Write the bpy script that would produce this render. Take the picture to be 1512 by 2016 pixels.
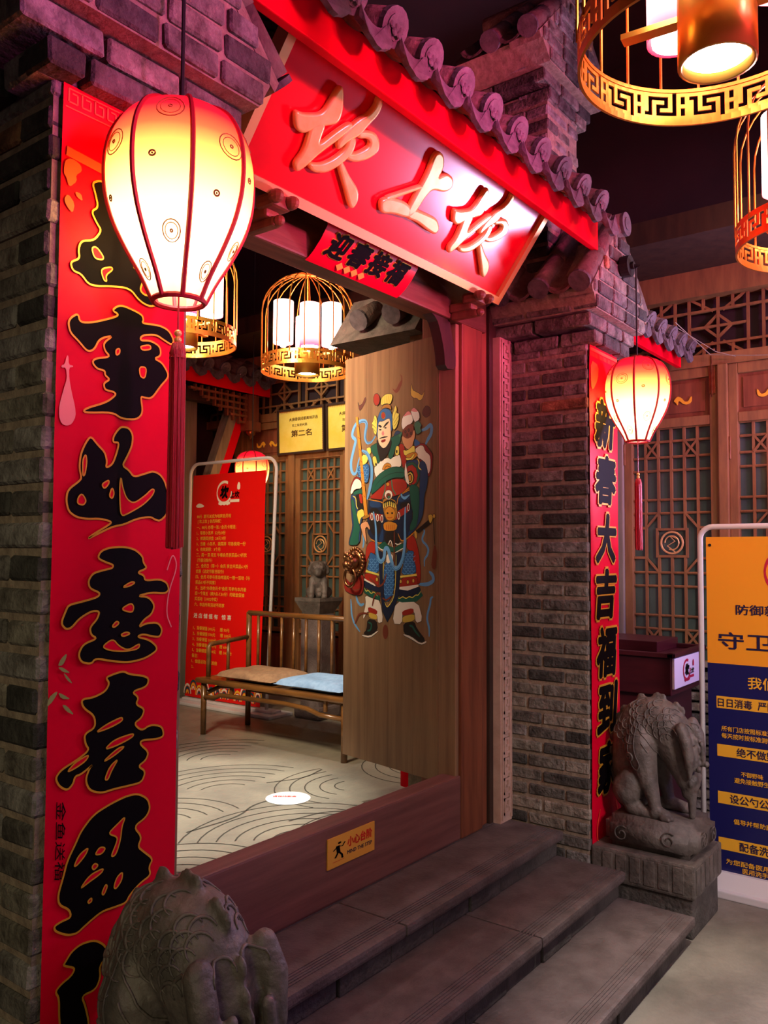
import bpy, bmesh, math, random, json
from mathutils import Vector, Matrix, geometry
from mathutils.bvhtree import BVHTree
for o in list(bpy.data.objects): bpy.data.objects.remove(o)
SC=bpy.context.scene; COL=SC.collection
rnd=random.Random(7)
R=math.radians; PI=math.pi

# ---------------------------------------------------------------- camera, world, exposure, big lights
F_PX=1640.0
yaw=math.atan((2000-756)/F_PX); pitch=math.atan(82/F_PX); roll=R(.3)
fw=Vector((math.cos(yaw)*math.cos(pitch),math.sin(yaw)*math.cos(pitch),math.sin(pitch)))
r0=Vector((math.sin(yaw),-math.cos(yaw),0)); u0=r0.cross(fw)
up=u0*math.cos(roll)-r0*math.sin(roll); rt=r0*math.cos(roll)+u0*math.sin(roll)
cd=bpy.data.cameras.new('camera'); cam=bpy.data.objects.new('camera',cd); COL.objects.link(cam)
M=Matrix((rt,up,-fw)).transposed().to_4x4(); M.translation=(0,0,1.6); cam.matrix_world=M
cd.sensor_fit='VERTICAL'; cd.sensor_height=36; cd.lens=F_PX/2016*36; cd.clip_start=.02
SC.camera=cam
SC.view_settings.view_transform='Standard'; SC.view_settings.look='None'
SC.view_settings.exposure=0.0; SC.view_settings.gamma=1.0; SC.view_settings.use_curve_mapping=False
W=bpy.data.worlds.new('world'); SC.world=W; W.use_nodes=True
bg=W.node_tree.nodes['Background']; bg.inputs[0].default_value=(.42,.20,.32,1); bg.inputs[1].default_value=.05

def lamp(name,kind,loc,power,color,target=None,size=.2,spot=60,blend=.6,parent=None):
    l=bpy.data.lights.new(name,kind); l.energy=power; l.color=color
    if kind=='AREA': l.size=size
    else: l.shadow_soft_size=size
    if kind=='SPOT': l.spot_size=R(spot); l.spot_blend=blend
    o=bpy.data.objects.new(name,l); COL.objects.link(o); o.location=loc
    if target is not None: o.rotation_euler=(Vector(target)-Vector(loc)).to_track_quat('-Z','Y').to_euler()
    return o
# unseen stage lights, added hall and courtyard fills, and a violet flood at the right edge
lamp('violet_flood','AREA',(5.0,.33,2.13),48,(.80,.58,1.0),(2.9,1.62,2.95),.36)
lamp('unseen_stage_light','SPOT',(2.4,-2.4,2.4),1200,(1.0,.08,.30),(2.6,1.5,3.1),.25,40,.8)  # added red spot that brightens the fascia board, no source in view
lamp('unseen_stage_light','SPOT',(4.0,-2.4,3.0),300,(1.0,.26,.62),(3.9,1.5,2.9),.25,44,.8)
lamp('unseen_stage_light','SPOT',(1.5,-2.4,2.6),620,(1.0,.15,.55),(1.7,1.6,3.0),.25,46,.8)
lamp('unseen_stage_light','SPOT',(3.2,-2.6,3.2),560,(1.0,.20,.56),(5.5,1.0,2.9),.25,40,.8)  # pink spot added to lift the upper right wall
lamp('unseen_stage_light','SPOT',(4.2,-2.8,2.6),380,(.40,.30,1.0),(5.0,.5,1.5),.25,44,.8)
lamp('unseen_hall_light','SPOT',(-1.8,-.6,2.4),120,(1.0,.86,.52),(.9,1.62,1.2),.5,42,.8)
lamp('unseen_hall_light','AREA',(2.4,-2.6,3.6),27,(.72,.42,.92),(2.8,1.2,0),1.6)  # added violet fill over the steps and sill
lamp('unseen_hall_light','AREA',(4.3,.5,3.5),10,(1.0,.70,.48),(5.5,1.6,1.3),.5)  # warm fill added to brighten the lattice doors
lamp('unseen_hall_light','SPOT',(1.6,-2.2,2.7),520,(1.0,.82,.74),(4.3,.95,.9),.4,40,.9)  # added warm spot to brighten the notice stand and right beast
lamp('unseen_courtyard_light','SPOT',(1.5,3.1,3.3),780,(1.0,.78,.52),(4.4,3.6,1.75),.35,64,.9)  # unseen warm fill, added for the open door leaf and bench
lamp('unseen_courtyard_light','SPOT',(4.3,4.5,3.5),60,(1.0,.92,.70),(5.4,4.75,2.65),.1,60,.8)

# ---------------------------------------------------------------- materials
def lin(h):
    h=h.lstrip('#'); c=[int(h[i:i+2],16)/255 for i in (0,2,4)]
    return tuple(x/12.92 if x<=.04045 else ((x+.055)/1.055)**2.4 for x in c)+(1,)
MATS={}
def mat(name,c1,c2=None,rough=.6,metal=0,scale=8,stretch=(1,1,1),bump=.0,bscale=None,rand=None,detail=6,emit=None,estr=0,spec=.5,coat=0):
    if name in MATS: return MATS[name]
    m=bpy.data.materials.new(name); m.use_nodes=True; nt=m.node_tree; N=nt.nodes; L=nt.links
    b=N['Principled BSDF']; b.inputs['Roughness'].default_value=rough; b.inputs['Metallic'].default_value=metal
    b.inputs['Specular IOR Level'].default_value=spec; b.inputs['Coat Weight'].default_value=coat
    c1=lin(c1); c2=lin(c2) if c2 else None
    tc=N.new('ShaderNodeTexCoord'); mp=N.new('ShaderNodeMapping'); mp.inputs['Scale'].default_value=stretch
    L.new(tc.outputs['Object'],mp.inputs[0])
    out=None
    if rand:
        oi=N.new('ShaderNodeObjectInfo'); cr=N.new('ShaderNodeValToRGB'); cr.color_ramp.interpolation='CONSTANT'
        els=cr.color_ramp.elements
        while len(els)<len(rand): els.new(.5)
        for i,(p,c) in enumerate(rand): els[i].position=p; els[i].color=lin(c)
        L.new(oi.outputs['Random'],cr.inputs[0]); out=cr.outputs[0]
        ad=N.new('ShaderNodeVectorMath'); ad.operation='ADD'; mu=N.new('ShaderNodeVectorMath'); mu.operation='SCALE'; mu.inputs['Scale'].default_value=37
        cb=N.new('ShaderNodeCombineXYZ'); L.new(oi.outputs['Random'],cb.inputs[0]); L.new(oi.outputs['Random'],cb.inputs[2]); L.new(cb.outputs[0],mu.inputs[0])
        L.new(mp.outputs[0],ad.inputs[0]); L.new(mu.outputs[0],ad.inputs[1]); vec=ad.outputs[0]
    else: vec=mp.outputs[0]
    if c2 or bump:
        nz=N.new('ShaderNodeTexNoise'); nz.inputs['Scale'].default_value=scale; nz.inputs['Detail'].default_value=detail; nz.inputs['Roughness'].default_value=.62
        L.new(vec,nz.inputs['Vector'])
    if c2:
        cr=N.new('ShaderNodeValToRGB'); cr.color_ramp.elements[0].position=.36; cr.color_ramp.elements[1].position=.64
        if out:
            mx=N.new('ShaderNodeMix'); mx.data_type='RGBA'; mx.blend_type='MULTIPLY'; mx.inputs['Factor'].default_value=1
            cr.color_ramp.elements[0].color=c2; cr.color_ramp.elements[1].color=(1,1,1,1)
            L.new(out,mx.inputs['A']); L.new(cr.outputs[0],mx.inputs['B']); out=mx.outputs['Result']
        else:
            cr.color_ramp.elements[0].color=c1; cr.color_ramp.elements[1].color=c2; out=cr.outputs[0]
        L.new(nz.outputs[0],cr.inputs[0])
    if out: L.new(out,b.inputs['Base Color'])
    else: b.inputs['Base Color'].default_value=c1
    if bump:
        bp=N.new('ShaderNodeBump'); bp.inputs['Strength'].default_value=bump; bp.inputs['Distance'].default_value=.02
        if bscale:
            n2=N.new('ShaderNodeTexNoise'); n2.inputs['Scale'].default_value=bscale; n2.inputs['Detail'].default_value=8; L.new(vec,n2.inputs['Vector']); L.new(n2.outputs[0],bp.inputs['Height'])
        else: L.new(nz.outputs[0],bp.inputs['Height'])
        L.new(bp.outputs[0],b.inputs['Normal'])
    if emit:
        b.inputs['Emission Color'].default_value=lin(emit); b.inputs['Emission Strength'].default_value=estr
    MATS[name]=m; return m
mBRICK=mat('grey brick','#4a4744','#8f8a86',.85,scale=14,bump=.6,bscale=60,rand=[(0,'#57544f'),(.14,'#7d776e'),(.34,'#8a8478'),(.5,'#8f8a86'),(.62,'#6b6660'),(.74,'#9a9184'),(.86,'#474541'),(.97,'#a87a56')])
mMORT=mat('mortar','#7d6c5e','#9c8a78',.95,scale=30,bump=.5)
mSTONE=mat('dark carved stone','#4c4642','#6d645e',.55,scale=12,bump=.35,bscale=45)
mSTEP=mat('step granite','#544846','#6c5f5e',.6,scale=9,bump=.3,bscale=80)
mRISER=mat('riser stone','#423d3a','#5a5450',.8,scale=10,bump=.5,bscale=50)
mFLOOR=mat('concrete floor','#6d675e','#8d867b',.5,scale=3,bump=.25,bscale=40)
mINFLOOR=mat('stamped floor','#7c786c','#96907f',.42,scale=2.5,bump=.2,bscale=30)
mGROOVE=mat('floor groove','#3c372e',None,.9)
mWOOD=mat('reddish timber','#6e3a26','#8a4e33',.5,scale=3,stretch=(8,8,.7),bump=.12)
mWOODH=mat('reddish timber along','#5f3628','#7c4c3a',.5,scale=3,stretch=(.7,8,8),bump=.12)
mDOOR=mat('door timber','#7e6148','#967656',.55,scale=2.6,stretch=(9,9,.5),bump=.08,spec=.25)
mLAT=mat('lattice timber','#7a5535','#94693f',.5,scale=3,stretch=(6,6,1),bump=.08)
mGREYWOOD=mat('grey timber','#7a7264','#958b7a',.6,scale=3,stretch=(8,8,.6),bump=.12)
mBENCH=mat('bench wood','#5a3a1c','#7a5228',.3,scale=4,stretch=(5,1,5),coat=.3)
mDARKW=mat('dark timber','#2e1c14','#3d271b',.6,scale=4,stretch=(4,4,1),bump=.1)
mSILL=mat('sill timber','#6e4440','#845650',.5,scale=3,stretch=(.6,9,9),bump=.1)
mRED=mat('red lacquer','#ee0420',None,.5,spec=.05)
mSIGNRED=mat('sign lacquer','#dc0420',None,.22,spec=.8)
mGOLD=mat('gilded relief','#f6d27e','#ecc066',.3,metal=.25,scale=20,coat=.3)
mGOLDF=mat('gold frame','#e8b878',None,.4,metal=.4)
mCAGE=mat('gold cage metal','#e0a040',None,.3,metal=.8)
mTILE=mat('roof tile clay','#54403a','#6e5850',.8,scale=12,bump=.5,bscale=40)
mTILEE=mat('tile end clay','#4a4348','#635a60',.8,scale=25,bump=.5)
mPAPER=mat('red couplet paper','#d8002c','#cc0028',.38,scale=2,bump=.10,bscale=5,spec=.10)
mINK=mat('black ink','#0a0508',None,.6,spec=.06)
mGLINE=mat('gold outline','#e0a030',None,.35,metal=.3)
mPINK=mat('pale print','#e0787c',None,.5); mLEAF=mat('olive print','#8a8a50',None,.5); mORG=mat('orange print','#ee5a2a',None,.5)
mTASSEL=mat('red silk','#c8102a','#a00a20',.4,scale=40,stretch=(6,6,.2),bump=.5)
mTRIM=mat('red trim','#b01028',None,.6)
mBLACK=mat('black cord','#0c0808',None,.6)
mGLASS=mat('teal pane','#3f5450','#4c625d',.12,scale=2,spec=.6)
mPLASTER=mat('carved plaster','#b09080','#c0a090',.75,scale=10,bump=.3)
mWHITE=mat('white enamel','#d8d4d6',None,.4)
mCEIL=mat('dark ceiling','#24141a','#2c1a20',.9,scale=2)
mDARKWALL=mat('dark wall','#341c20','#3c2226',.9,scale=5,bump=.2)
mBRONZE=mat('bronze','#a87850','#8a5c3a',.28,metal=.9,scale=20)
mPLAQ=mat('yellow plaque','#fbe878','#f4da58',.3,scale=6,coat=.5)
mCUSHT=mat('tan cushion','#a08062','#8c6e54',.9,scale=30,bump=.2)
mCUSHB=mat('blue cushion','#8fb4dc','#7ea4d0',.9,scale=30,bump=.2)
mBANR=mat('red banner vinyl','#e01410',None,.4,spec=.2)
mYEL=mat('yellow print','#f2b430',None,.5); mNAVY=mat('navy vinyl','#1b1c5a',None,.35); mAMB=mat('amber vinyl','#f5a22a',None,.35); mNAVYT=mat('navy print','#1a1440',None,.5)
mLECT=mat('dark red wood','#3a1016','#4a161c',.35,scale=3,stretch=(1,1,6))
mSIGNY=mat('yellow sign','#e8a840',None,.4); mREDT=mat('red print','#d8281c',None,.5); mREDP=mat('crimson print','#c01840',None,.5)
mCREAM=mat('cream print','#f0e0c8',None,.5); mWHT=mat('white print','#f2ece8',None,.5)
DPAL={k:mat('paint '+n,h,None,.5) for k,n,h in [('B','blue','#2f62a0'),('B2','navy blue','#24406c'),('LB','sky blue','#6aa6de'),('N','dark navy','#1d2742'),('G','green','#1f5c4c'),('G2','sage','#3f7a62'),('Y','yellow','#ead860'),('Y2','straw','#d4b44c'),('O','ochre','#d08a2c'),('O2','brown ochre','#a8742c'),('R','red','#a82c1e'),('R2','dark red','#8a2018'),('R3','plume red','#a02a18'),('M','russet','#7a3a28'),('M2','maroon','#5c2e26'),('W','white','#efe6da'),('SK','skin','#d89a70'),('F','face','#f0d2b0'),('K','black','#241d1a'),('P','peach white','#f4ecea'),('PK','pink','#e08a90')]}
def lampmat(name,col,strength):
    m=bpy.data.materials.new(name); m.use_nodes=True; N=m.node_tree.nodes; N.remove(N['Principled BSDF'])
    e=N.new('ShaderNodeEmission'); e.inputs[0].default_value=lin(col); e.inputs[1].default_value=strength
    m.node_tree.links.new(e.outputs[0],N['Material Output'].inputs[0]); return m
mBULB=lampmat('lamp glow','#fff4ec',20)
mLED=lampmat('downlight glow','#fff6ff',60)
def shademat(name,z0,z1,stops,transp,emis):
    # thin dyed silk lit from inside by the bulb
    if name in MATS: return MATS[name]
    m=bpy.data.materials.new(name); m.use_nodes=True; nt=m.node_tree; N=nt.nodes; L=nt.links; N.remove(N['Principled BSDF'])
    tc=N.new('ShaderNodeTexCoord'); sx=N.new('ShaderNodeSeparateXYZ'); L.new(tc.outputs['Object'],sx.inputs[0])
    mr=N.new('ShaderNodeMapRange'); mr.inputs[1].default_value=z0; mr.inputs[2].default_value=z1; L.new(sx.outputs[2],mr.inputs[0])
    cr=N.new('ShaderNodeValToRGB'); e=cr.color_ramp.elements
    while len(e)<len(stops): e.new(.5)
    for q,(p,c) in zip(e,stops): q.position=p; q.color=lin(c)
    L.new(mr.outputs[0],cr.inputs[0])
    t=N.new('ShaderNodeBsdfTranslucent'); d=N.new('ShaderNodeBsdfDiffuse'); tr=N.new('ShaderNodeBsdfTransparent'); em=N.new('ShaderNodeEmission')
    for n in (t,d,tr,em): L.new(cr.outputs[0],n.inputs[0])
    em.inputs[1].default_value=emis
    m1=N.new('ShaderNodeMixShader'); m1.inputs[0].default_value=.35; L.new(t.outputs[0],m1.inputs[1]); L.new(d.outputs[0],m1.inputs[2])
    m2=N.new('ShaderNodeMixShader'); m2.inputs[0].default_value=transp; L.new(m1.outputs[0],m2.inputs[1]); L.new(tr.outputs[0],m2.inputs[2])
    ad=N.new('ShaderNodeAddShader'); L.new(m2.outputs[0],ad.inputs[0]); L.new(em.outputs[0],ad.inputs[1])
    L.new(ad.outputs[0],N['Material Output'].inputs[0]); MATS[name]=m; return m

# ---------------------------------------------------------------- mesh helpers
class MB:
    def __init__(s): s.v=[];s.f=[];s.m=[]
    def add(s,vs,fs,m=0):
        o=len(s.v); s.v+= [Vector(v) for v in vs]; s.f+=[tuple(i+o for i in f) for f in fs]; s.m+=[m]*len(fs); return s
    def box(s,a,b,m=0,rz=0,about=None):
        x0,y0,z0=a;x1,y1,z1=b
        vs=[Vector(p) for p in ((x0,y0,z0),(x1,y0,z0),(x1,y1,z0),(x0,y1,z0),(x0,y0,z1),(x1,y0,z1),(x1,y1,z1),(x0,y1,z1))]
        if rz:
            c=Vector(about or ((x0+x1)/2,(y0+y1)/2,0)); q=Matrix.Rotation(rz,3,'Z'); vs=[q@(v-c)+c for v in vs]
        return s.add(vs,[(3,2,1,0),(4,5,6,7),(0,1,5,4),(1,2,6,5),(2,3,7,6),(3,0,4,7)],m)
    def bbox(s,a,b,bev=.01,m=0):
        bm=bmesh.new(); bmesh.ops.create_cube(bm,size=1)
        for v in bm.verts: v.co=Vector(((a[i]+b[i])/2+v.co[i]*(b[i]-a[i]) for i in range(3)))
        bmesh.ops.bevel(bm,geom=list(bm.edges),offset=bev,segments=2,affect='EDGES',profile=.6)
        return s.bm(bm,m)
    def bm(s,bm,m=0):
        bm.verts.index_update(); s.add([v.co.copy() for v in bm.verts],[[v.index for v in f.verts] for f in bm.faces],m); bm.free(); return s
    def beam(s,p0,p1,w,h,upv=(0,0,1),m=0):
        p0=Vector(p0);p1=Vector(p1); t=(p1-p0).normalized(); a=t.cross(Vector(upv))
        if a.length<1e-4: a=t.cross(Vector((1,0,0)))
        a.normalize(); b=a.cross(t); vs=[]
        for p in (p0,p1):
            for i,j in ((-1,-1),(1,-1),(1,1),(-1,1)): vs.append(p+a*i*w/2+b*j*h/2)
        return s.add(vs,[(0,1,2,3),(7,6,5,4),(0,4,5,1),(1,5,6,2),(2,6,7,3),(3,7,4,0)],m)
    def tube(s,pts,r,n=8,closed=False,m=0,caps=True):
        pts=[Vector(p) for p in pts]; N=len(pts); rs=r if isinstance(r,(list,tuple)) else [r]*N
        ref=None; base=len(s.v); vs=[];fs=[]
        for i,p in enumerate(pts):
            if closed: t=pts[(i+1)%N]-pts[i-1]
            else: t=pts[min(N-1,i+1)]-pts[max(0,i-1)]
            t.normalize()
            if ref is None:
                ref=t.cross(Vector((0,0,1)))
                if ref.length<.1: ref=t.cross(Vector((1,0,0)))
            ref=(ref-t*ref.dot(t)).normalized(); b=t.cross(ref)
            for k in range(n):
                a=2*PI*k/n; vs.append(p+(ref*math.cos(a)+b*math.sin(a))*rs[i])
        for i in range(N if closed else N-1):
            j=(i+1)%N
            for k in range(n): fs.append((i*n+k,i*n+(k+1)%n,j*n+(k+1)%n,j*n+k))
        if caps and not closed: fs.append(tuple(range(n))[::-1]); fs.append(tuple((N-1)*n+k for k in range(n)))
        return s.add(vs,fs,m)
    def lathe(s,prof,c=(0,0,0),n=24,m=0,caps=False):
        c=Vector(c); vs=[];fs=[]
        for r,z in prof:
            for k in range(n): a=2*PI*k/n; vs.append(c+Vector((r*math.cos(a),r*math.sin(a),z)))
        for i in range(len(prof)-1):
            for k in range(n): fs.append((i*n+k,i*n+(k+1)%n,(i+1)*n+(k+1)%n,(i+1)*n+k))
        if caps: fs.append(tuple(range(n))[::-1]); fs.append(tuple((len(prof)-1)*n+k for k in range(n)))
        return s.add(vs,fs,m)
    def ball(s,c,r,nu=12,nv=8,m=0):
        if not isinstance(r,(tuple,list)): r=(r,r,r)
        c=Vector(c); vs=[c+Vector((0,0,-r[2]))];fs=[]
        for i in range(1,nv):
            ph=-PI/2+PI*i/nv
            for k in range(nu): a=2*PI*k/nu; vs.append(c+Vector((r[0]*math.cos(ph)*math.cos(a),r[1]*math.cos(ph)*math.sin(a),r[2]*math.sin(ph))))
        vs.append(c+Vector((0,0,r[2]))); T=len(vs)-1
        for k in range(nu): fs.append((0,1+(k+1)%nu,1+k)); fs.append((T,1+(nv-2)*nu+k,1+(nv-2)*nu+(k+1)%nu))
        for i in range(nv-2):
            for k in range(nu): fs.append((1+i*nu+k,1+i*nu+(k+1)%nu,1+(i+1)*nu+(k+1)%nu,1+(i+1)*nu+k))
        return s.add(vs,fs,m)
    def prism(s,poly,P,d,m=0):
        # poly in 2D mapped by P(u,v)->Vector, extruded by vector d
        d=Vector(d); n=len(poly); a=[P(*q) for q in poly]; vs=a+[p+d for p in a]
        fs=[tuple(range(n))[::-1],tuple(range(n,2*n))]+[(i,(i+1)%n,n+(i+1)%n,n+i) for i in range(n)]
        return s.add(vs,fs,m)
    def flat(s,poly,P,off=0,Nn=(0,0,0),m=0):
        Nn=Vector(Nn); vs=[P(*q)+Nn*off for q in poly]
        tr=geometry.tessellate_polygon([[Vector((q[0],q[1],0)) for q in poly]])
        return s.add(vs,[tuple(t) for t in tr],m)
    def ribbon(s,poly,w,P,off=0,Nn=(0,0,0),m=0,closed=True):
        Nn=Vector(Nn); n=len(poly); vs=[];fs=[]
        for i in range(n):
            a=Vector(poly[i-1] if (closed or i>0) else poly[0]); b=Vector(poly[(i+1)%n] if (closed or i<n-1) else poly[-1]); t=(b-a)
            if t.length<1e-9: t=Vector((1,0))
            t.normalize(); q=Vector((-t.y,t.x)); c=Vector(poly[i])
            vs+=[P(*(c+q*w/2))+Nn*off,P(*(c-q*w/2))+Nn*off]
        for i in range(n if closed else n-1):
            j=(i+1)%n; fs.append((2*i,2*j,2*j+1,2*i+1))
        return s.add(vs,fs,m)
    def mesh(s,name,mats,inv=None,smooth=False):
        me=bpy.data.meshes.new(name); vs=s.v if inv is None else [inv@v for v in s.v]
        me.from_pydata([v[:] for v in vs],[],s.f)
        if not isinstance(mats,(list,tuple)): mats=[mats]
        for m in mats: me.materials.append(m)
        if len(mats)>1: me.polygons.foreach_set('material_index',s.m)
        if smooth: me.polygons.foreach_set('use_smooth',[True]*len(s.f))
        me.update(); return me
INV={}
def props(o,label=None,cat=None,group=None,kind=None):
    if label: o['label']=label
    if cat: o['category']=cat
    if group: o['group']=group
    if kind: o['kind']=kind
    return o
def thing(name,loc,label,cat,group=None,rz=0,kind=None):
    o=bpy.data.objects.new(name,None); COL.objects.link(o); o.location=loc; o.rotation_euler=(0,0,rz); o.empty_display_size=.1
    INV[o]=(Matrix.Translation(Vector(loc))@Matrix.Rotation(rz,4,'Z')).inverted()
    return props(o,label,cat,group,kind)
def part(name,mb,mats,parent,smooth=False,kind=None,label=None):
    o=bpy.data.objects.new(name,mb.mesh(name,mats,INV.get(parent),smooth)); COL.objects.link(o)
    o.parent=parent; INV[o]=INV.get(parent)
    return props(o,label,None,None,kind)
def solo(name,mb,mats,label=None,cat=None,group=None,kind=None,loc=None,smooth=False):
    inv=None
    if loc is not None: inv=Matrix.Translation(Vector(loc)).inverted()
    o=bpy.data.objects.new(name,mb.mesh(name,mats,inv,smooth)); COL.objects.link(o)
    if loc is not None: o.location=loc
    INV[o]=inv
    return props(o,label,cat,group,kind)
def inst(name,me,loc,parent,rz=0,rot=None,scale=None):
    o=bpy.data.objects.new(name,me); COL.objects.link(o); o.parent=parent
    p=INV.get(parent); l=Vector(loc)
    o.location=(p@l) if p is not None else l
    if rot: o.rotation_euler=rot
    elif rz: o.rotation_euler=(0,0,rz)
    if scale: o.scale=scale
    return o
def arcpts(c,r,a0,a1,n,ax=0):
    out=[]
    for i in range(n+1):
        a=a0+(a1-a0)*i/n; out.append((c[0]+r*math.cos(a),c[1]+r*math.sin(a)))
    return out
def chaikin(pts,closed=True,it=1):
    for _ in range(it):
        o=[];n=len(pts)
        if not closed: o.append(pts[0])
        for i in range(n if closed else n-1):
            a=pts[i];b=pts[(i+1)%n]
            o.append((a[0]*.78+b[0]*.22,a[1]*.78+b[1]*.22)); o.append((a[0]*.22+b[0]*.78,a[1]*.22+b[1]*.78))
        if not closed: o.append(pts[-1])
        pts=o
    return pts
def pairs(l): return [(l[i]/1000,l[i+1]/1000) for i in range(0,len(l),2)]

# ---------------------------------------------------------------- lettering (Blender's own font) and shapes that need modifiers: made once, up front
TX={}
_pending=[]
BOLD={}
def want(key,body,off=0,res=2,shear=0,bold=0):
    BOLD[key]=bold
    cu=bpy.data.curves.new('t','FONT'); cu.body=body; cu.offset=off; cu.resolution_u=res; cu.shear=shear
    o=bpy.data.objects.new('t',cu); COL.objects.link(o); _pending.append((key,o))
MENU=['88元  就可以成为咱家会员啦','[ 坎上坎 ] 会员特权：','一、88元 办理一张 / 会员卡赠送：','1、草原小羔羊  32元/3份','2、鲜蔬菜拼盘  28元/3份','3、当餐  小羔羊、蔬菜拼  可各使用一份','4、有效期限：3个月','二、周一 至 周五 午餐会员享菜品6.9折优','（节假日除外）','三、会员日（周一）会员 享全天菜品6.9折','优惠（法定节假日除外）','四、会员 可参与青岛啤酒买一赠一活动（与','菜品6.9折不同享）','五、当月“办理会员卡”会员 可参与本月最','后一个周五（晚7点-7.30分）的砸金蛋抽','奖活动（100%中奖）','六、本店所有活动不同享']
MENU2=['1、当餐储值 300元      赠 50元','2、当餐储值 500元      赠 100元','3、当餐储值 1000元    赠 200元','4、当餐储值 2000元    赠 600元','5、当餐储值 3000元    赠 1000元','备注：','1、储值活动不与其他','2、']
for i,t in enumerate(MENU): want(('m',i),t,0,1,0,.012)
for i,t in enumerate(MENU2): want(('n',i),t,0,1,0,.012)
want('jin','进 店 储 值 有   惊 喜',0,1,0,.02)
for i,t in enumerate('新春大吉福到家'): want(('r',i),t,0,2,.15,.045); want(('ro',i),t,0,2,.15,.075)
for i,t in enumerate('迎春接福'): want(('h',i),t,0,2,.2,.045); want(('ho',i),t,0,2,.2,.075)
want('kan','坎',0,2,.2,.06); want('shangkan','上坎',0,2,.1,.035)
want('xiaoxin','小心台阶',0,2,0,.035); want('mind','MIND THE STEP',0,2,0,.02)
BIG=['防御新型','守卫食品','我们坚持','日日消毒  严防死守','所有门店按照标准消毒流程','每天按时按标准测物消毒','绝不做野味','不御野味','避免接触野生动物','设公勺公筷分餐','倡导并帮助顾客分餐','配备洗手液','为您配备医用洗手液、湿巾','医用洗手标准']
for i,t in enumerate(BIG): want(('b',i),t,0,1,0,.018)
want('p1','火麻香锅成都美味评选',0,1,0,.015); want('p2','坎上坎老火锅',0,1,0,.01); want('p3','第二名',0,1,0,.03); want('stk','请保持距离',0,1,0,.02); want('jinyu','金鱼送福',.0,1,.2)
def art2d(polys,ext,bev,res=3):
    cu=bpy.data.curves.new('a','CURVE'); cu.dimensions='2D'; cu.fill_mode='BOTH'; cu.extrude=ext; cu.bevel_depth=bev; cu.bevel_resolution=res; cu.offset=-bev*.6
    for pl in polys:
        sp=cu.splines.new('POLY'); sp.points.add(len(pl)-1)
        for q,p in zip(sp.points,pl): q.co=(p[0],p[1],0,1)
        sp.use_cyclic_u=True
    o=bpy.data.objects.new('a',cu); COL.objects.link(o); return o
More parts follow.
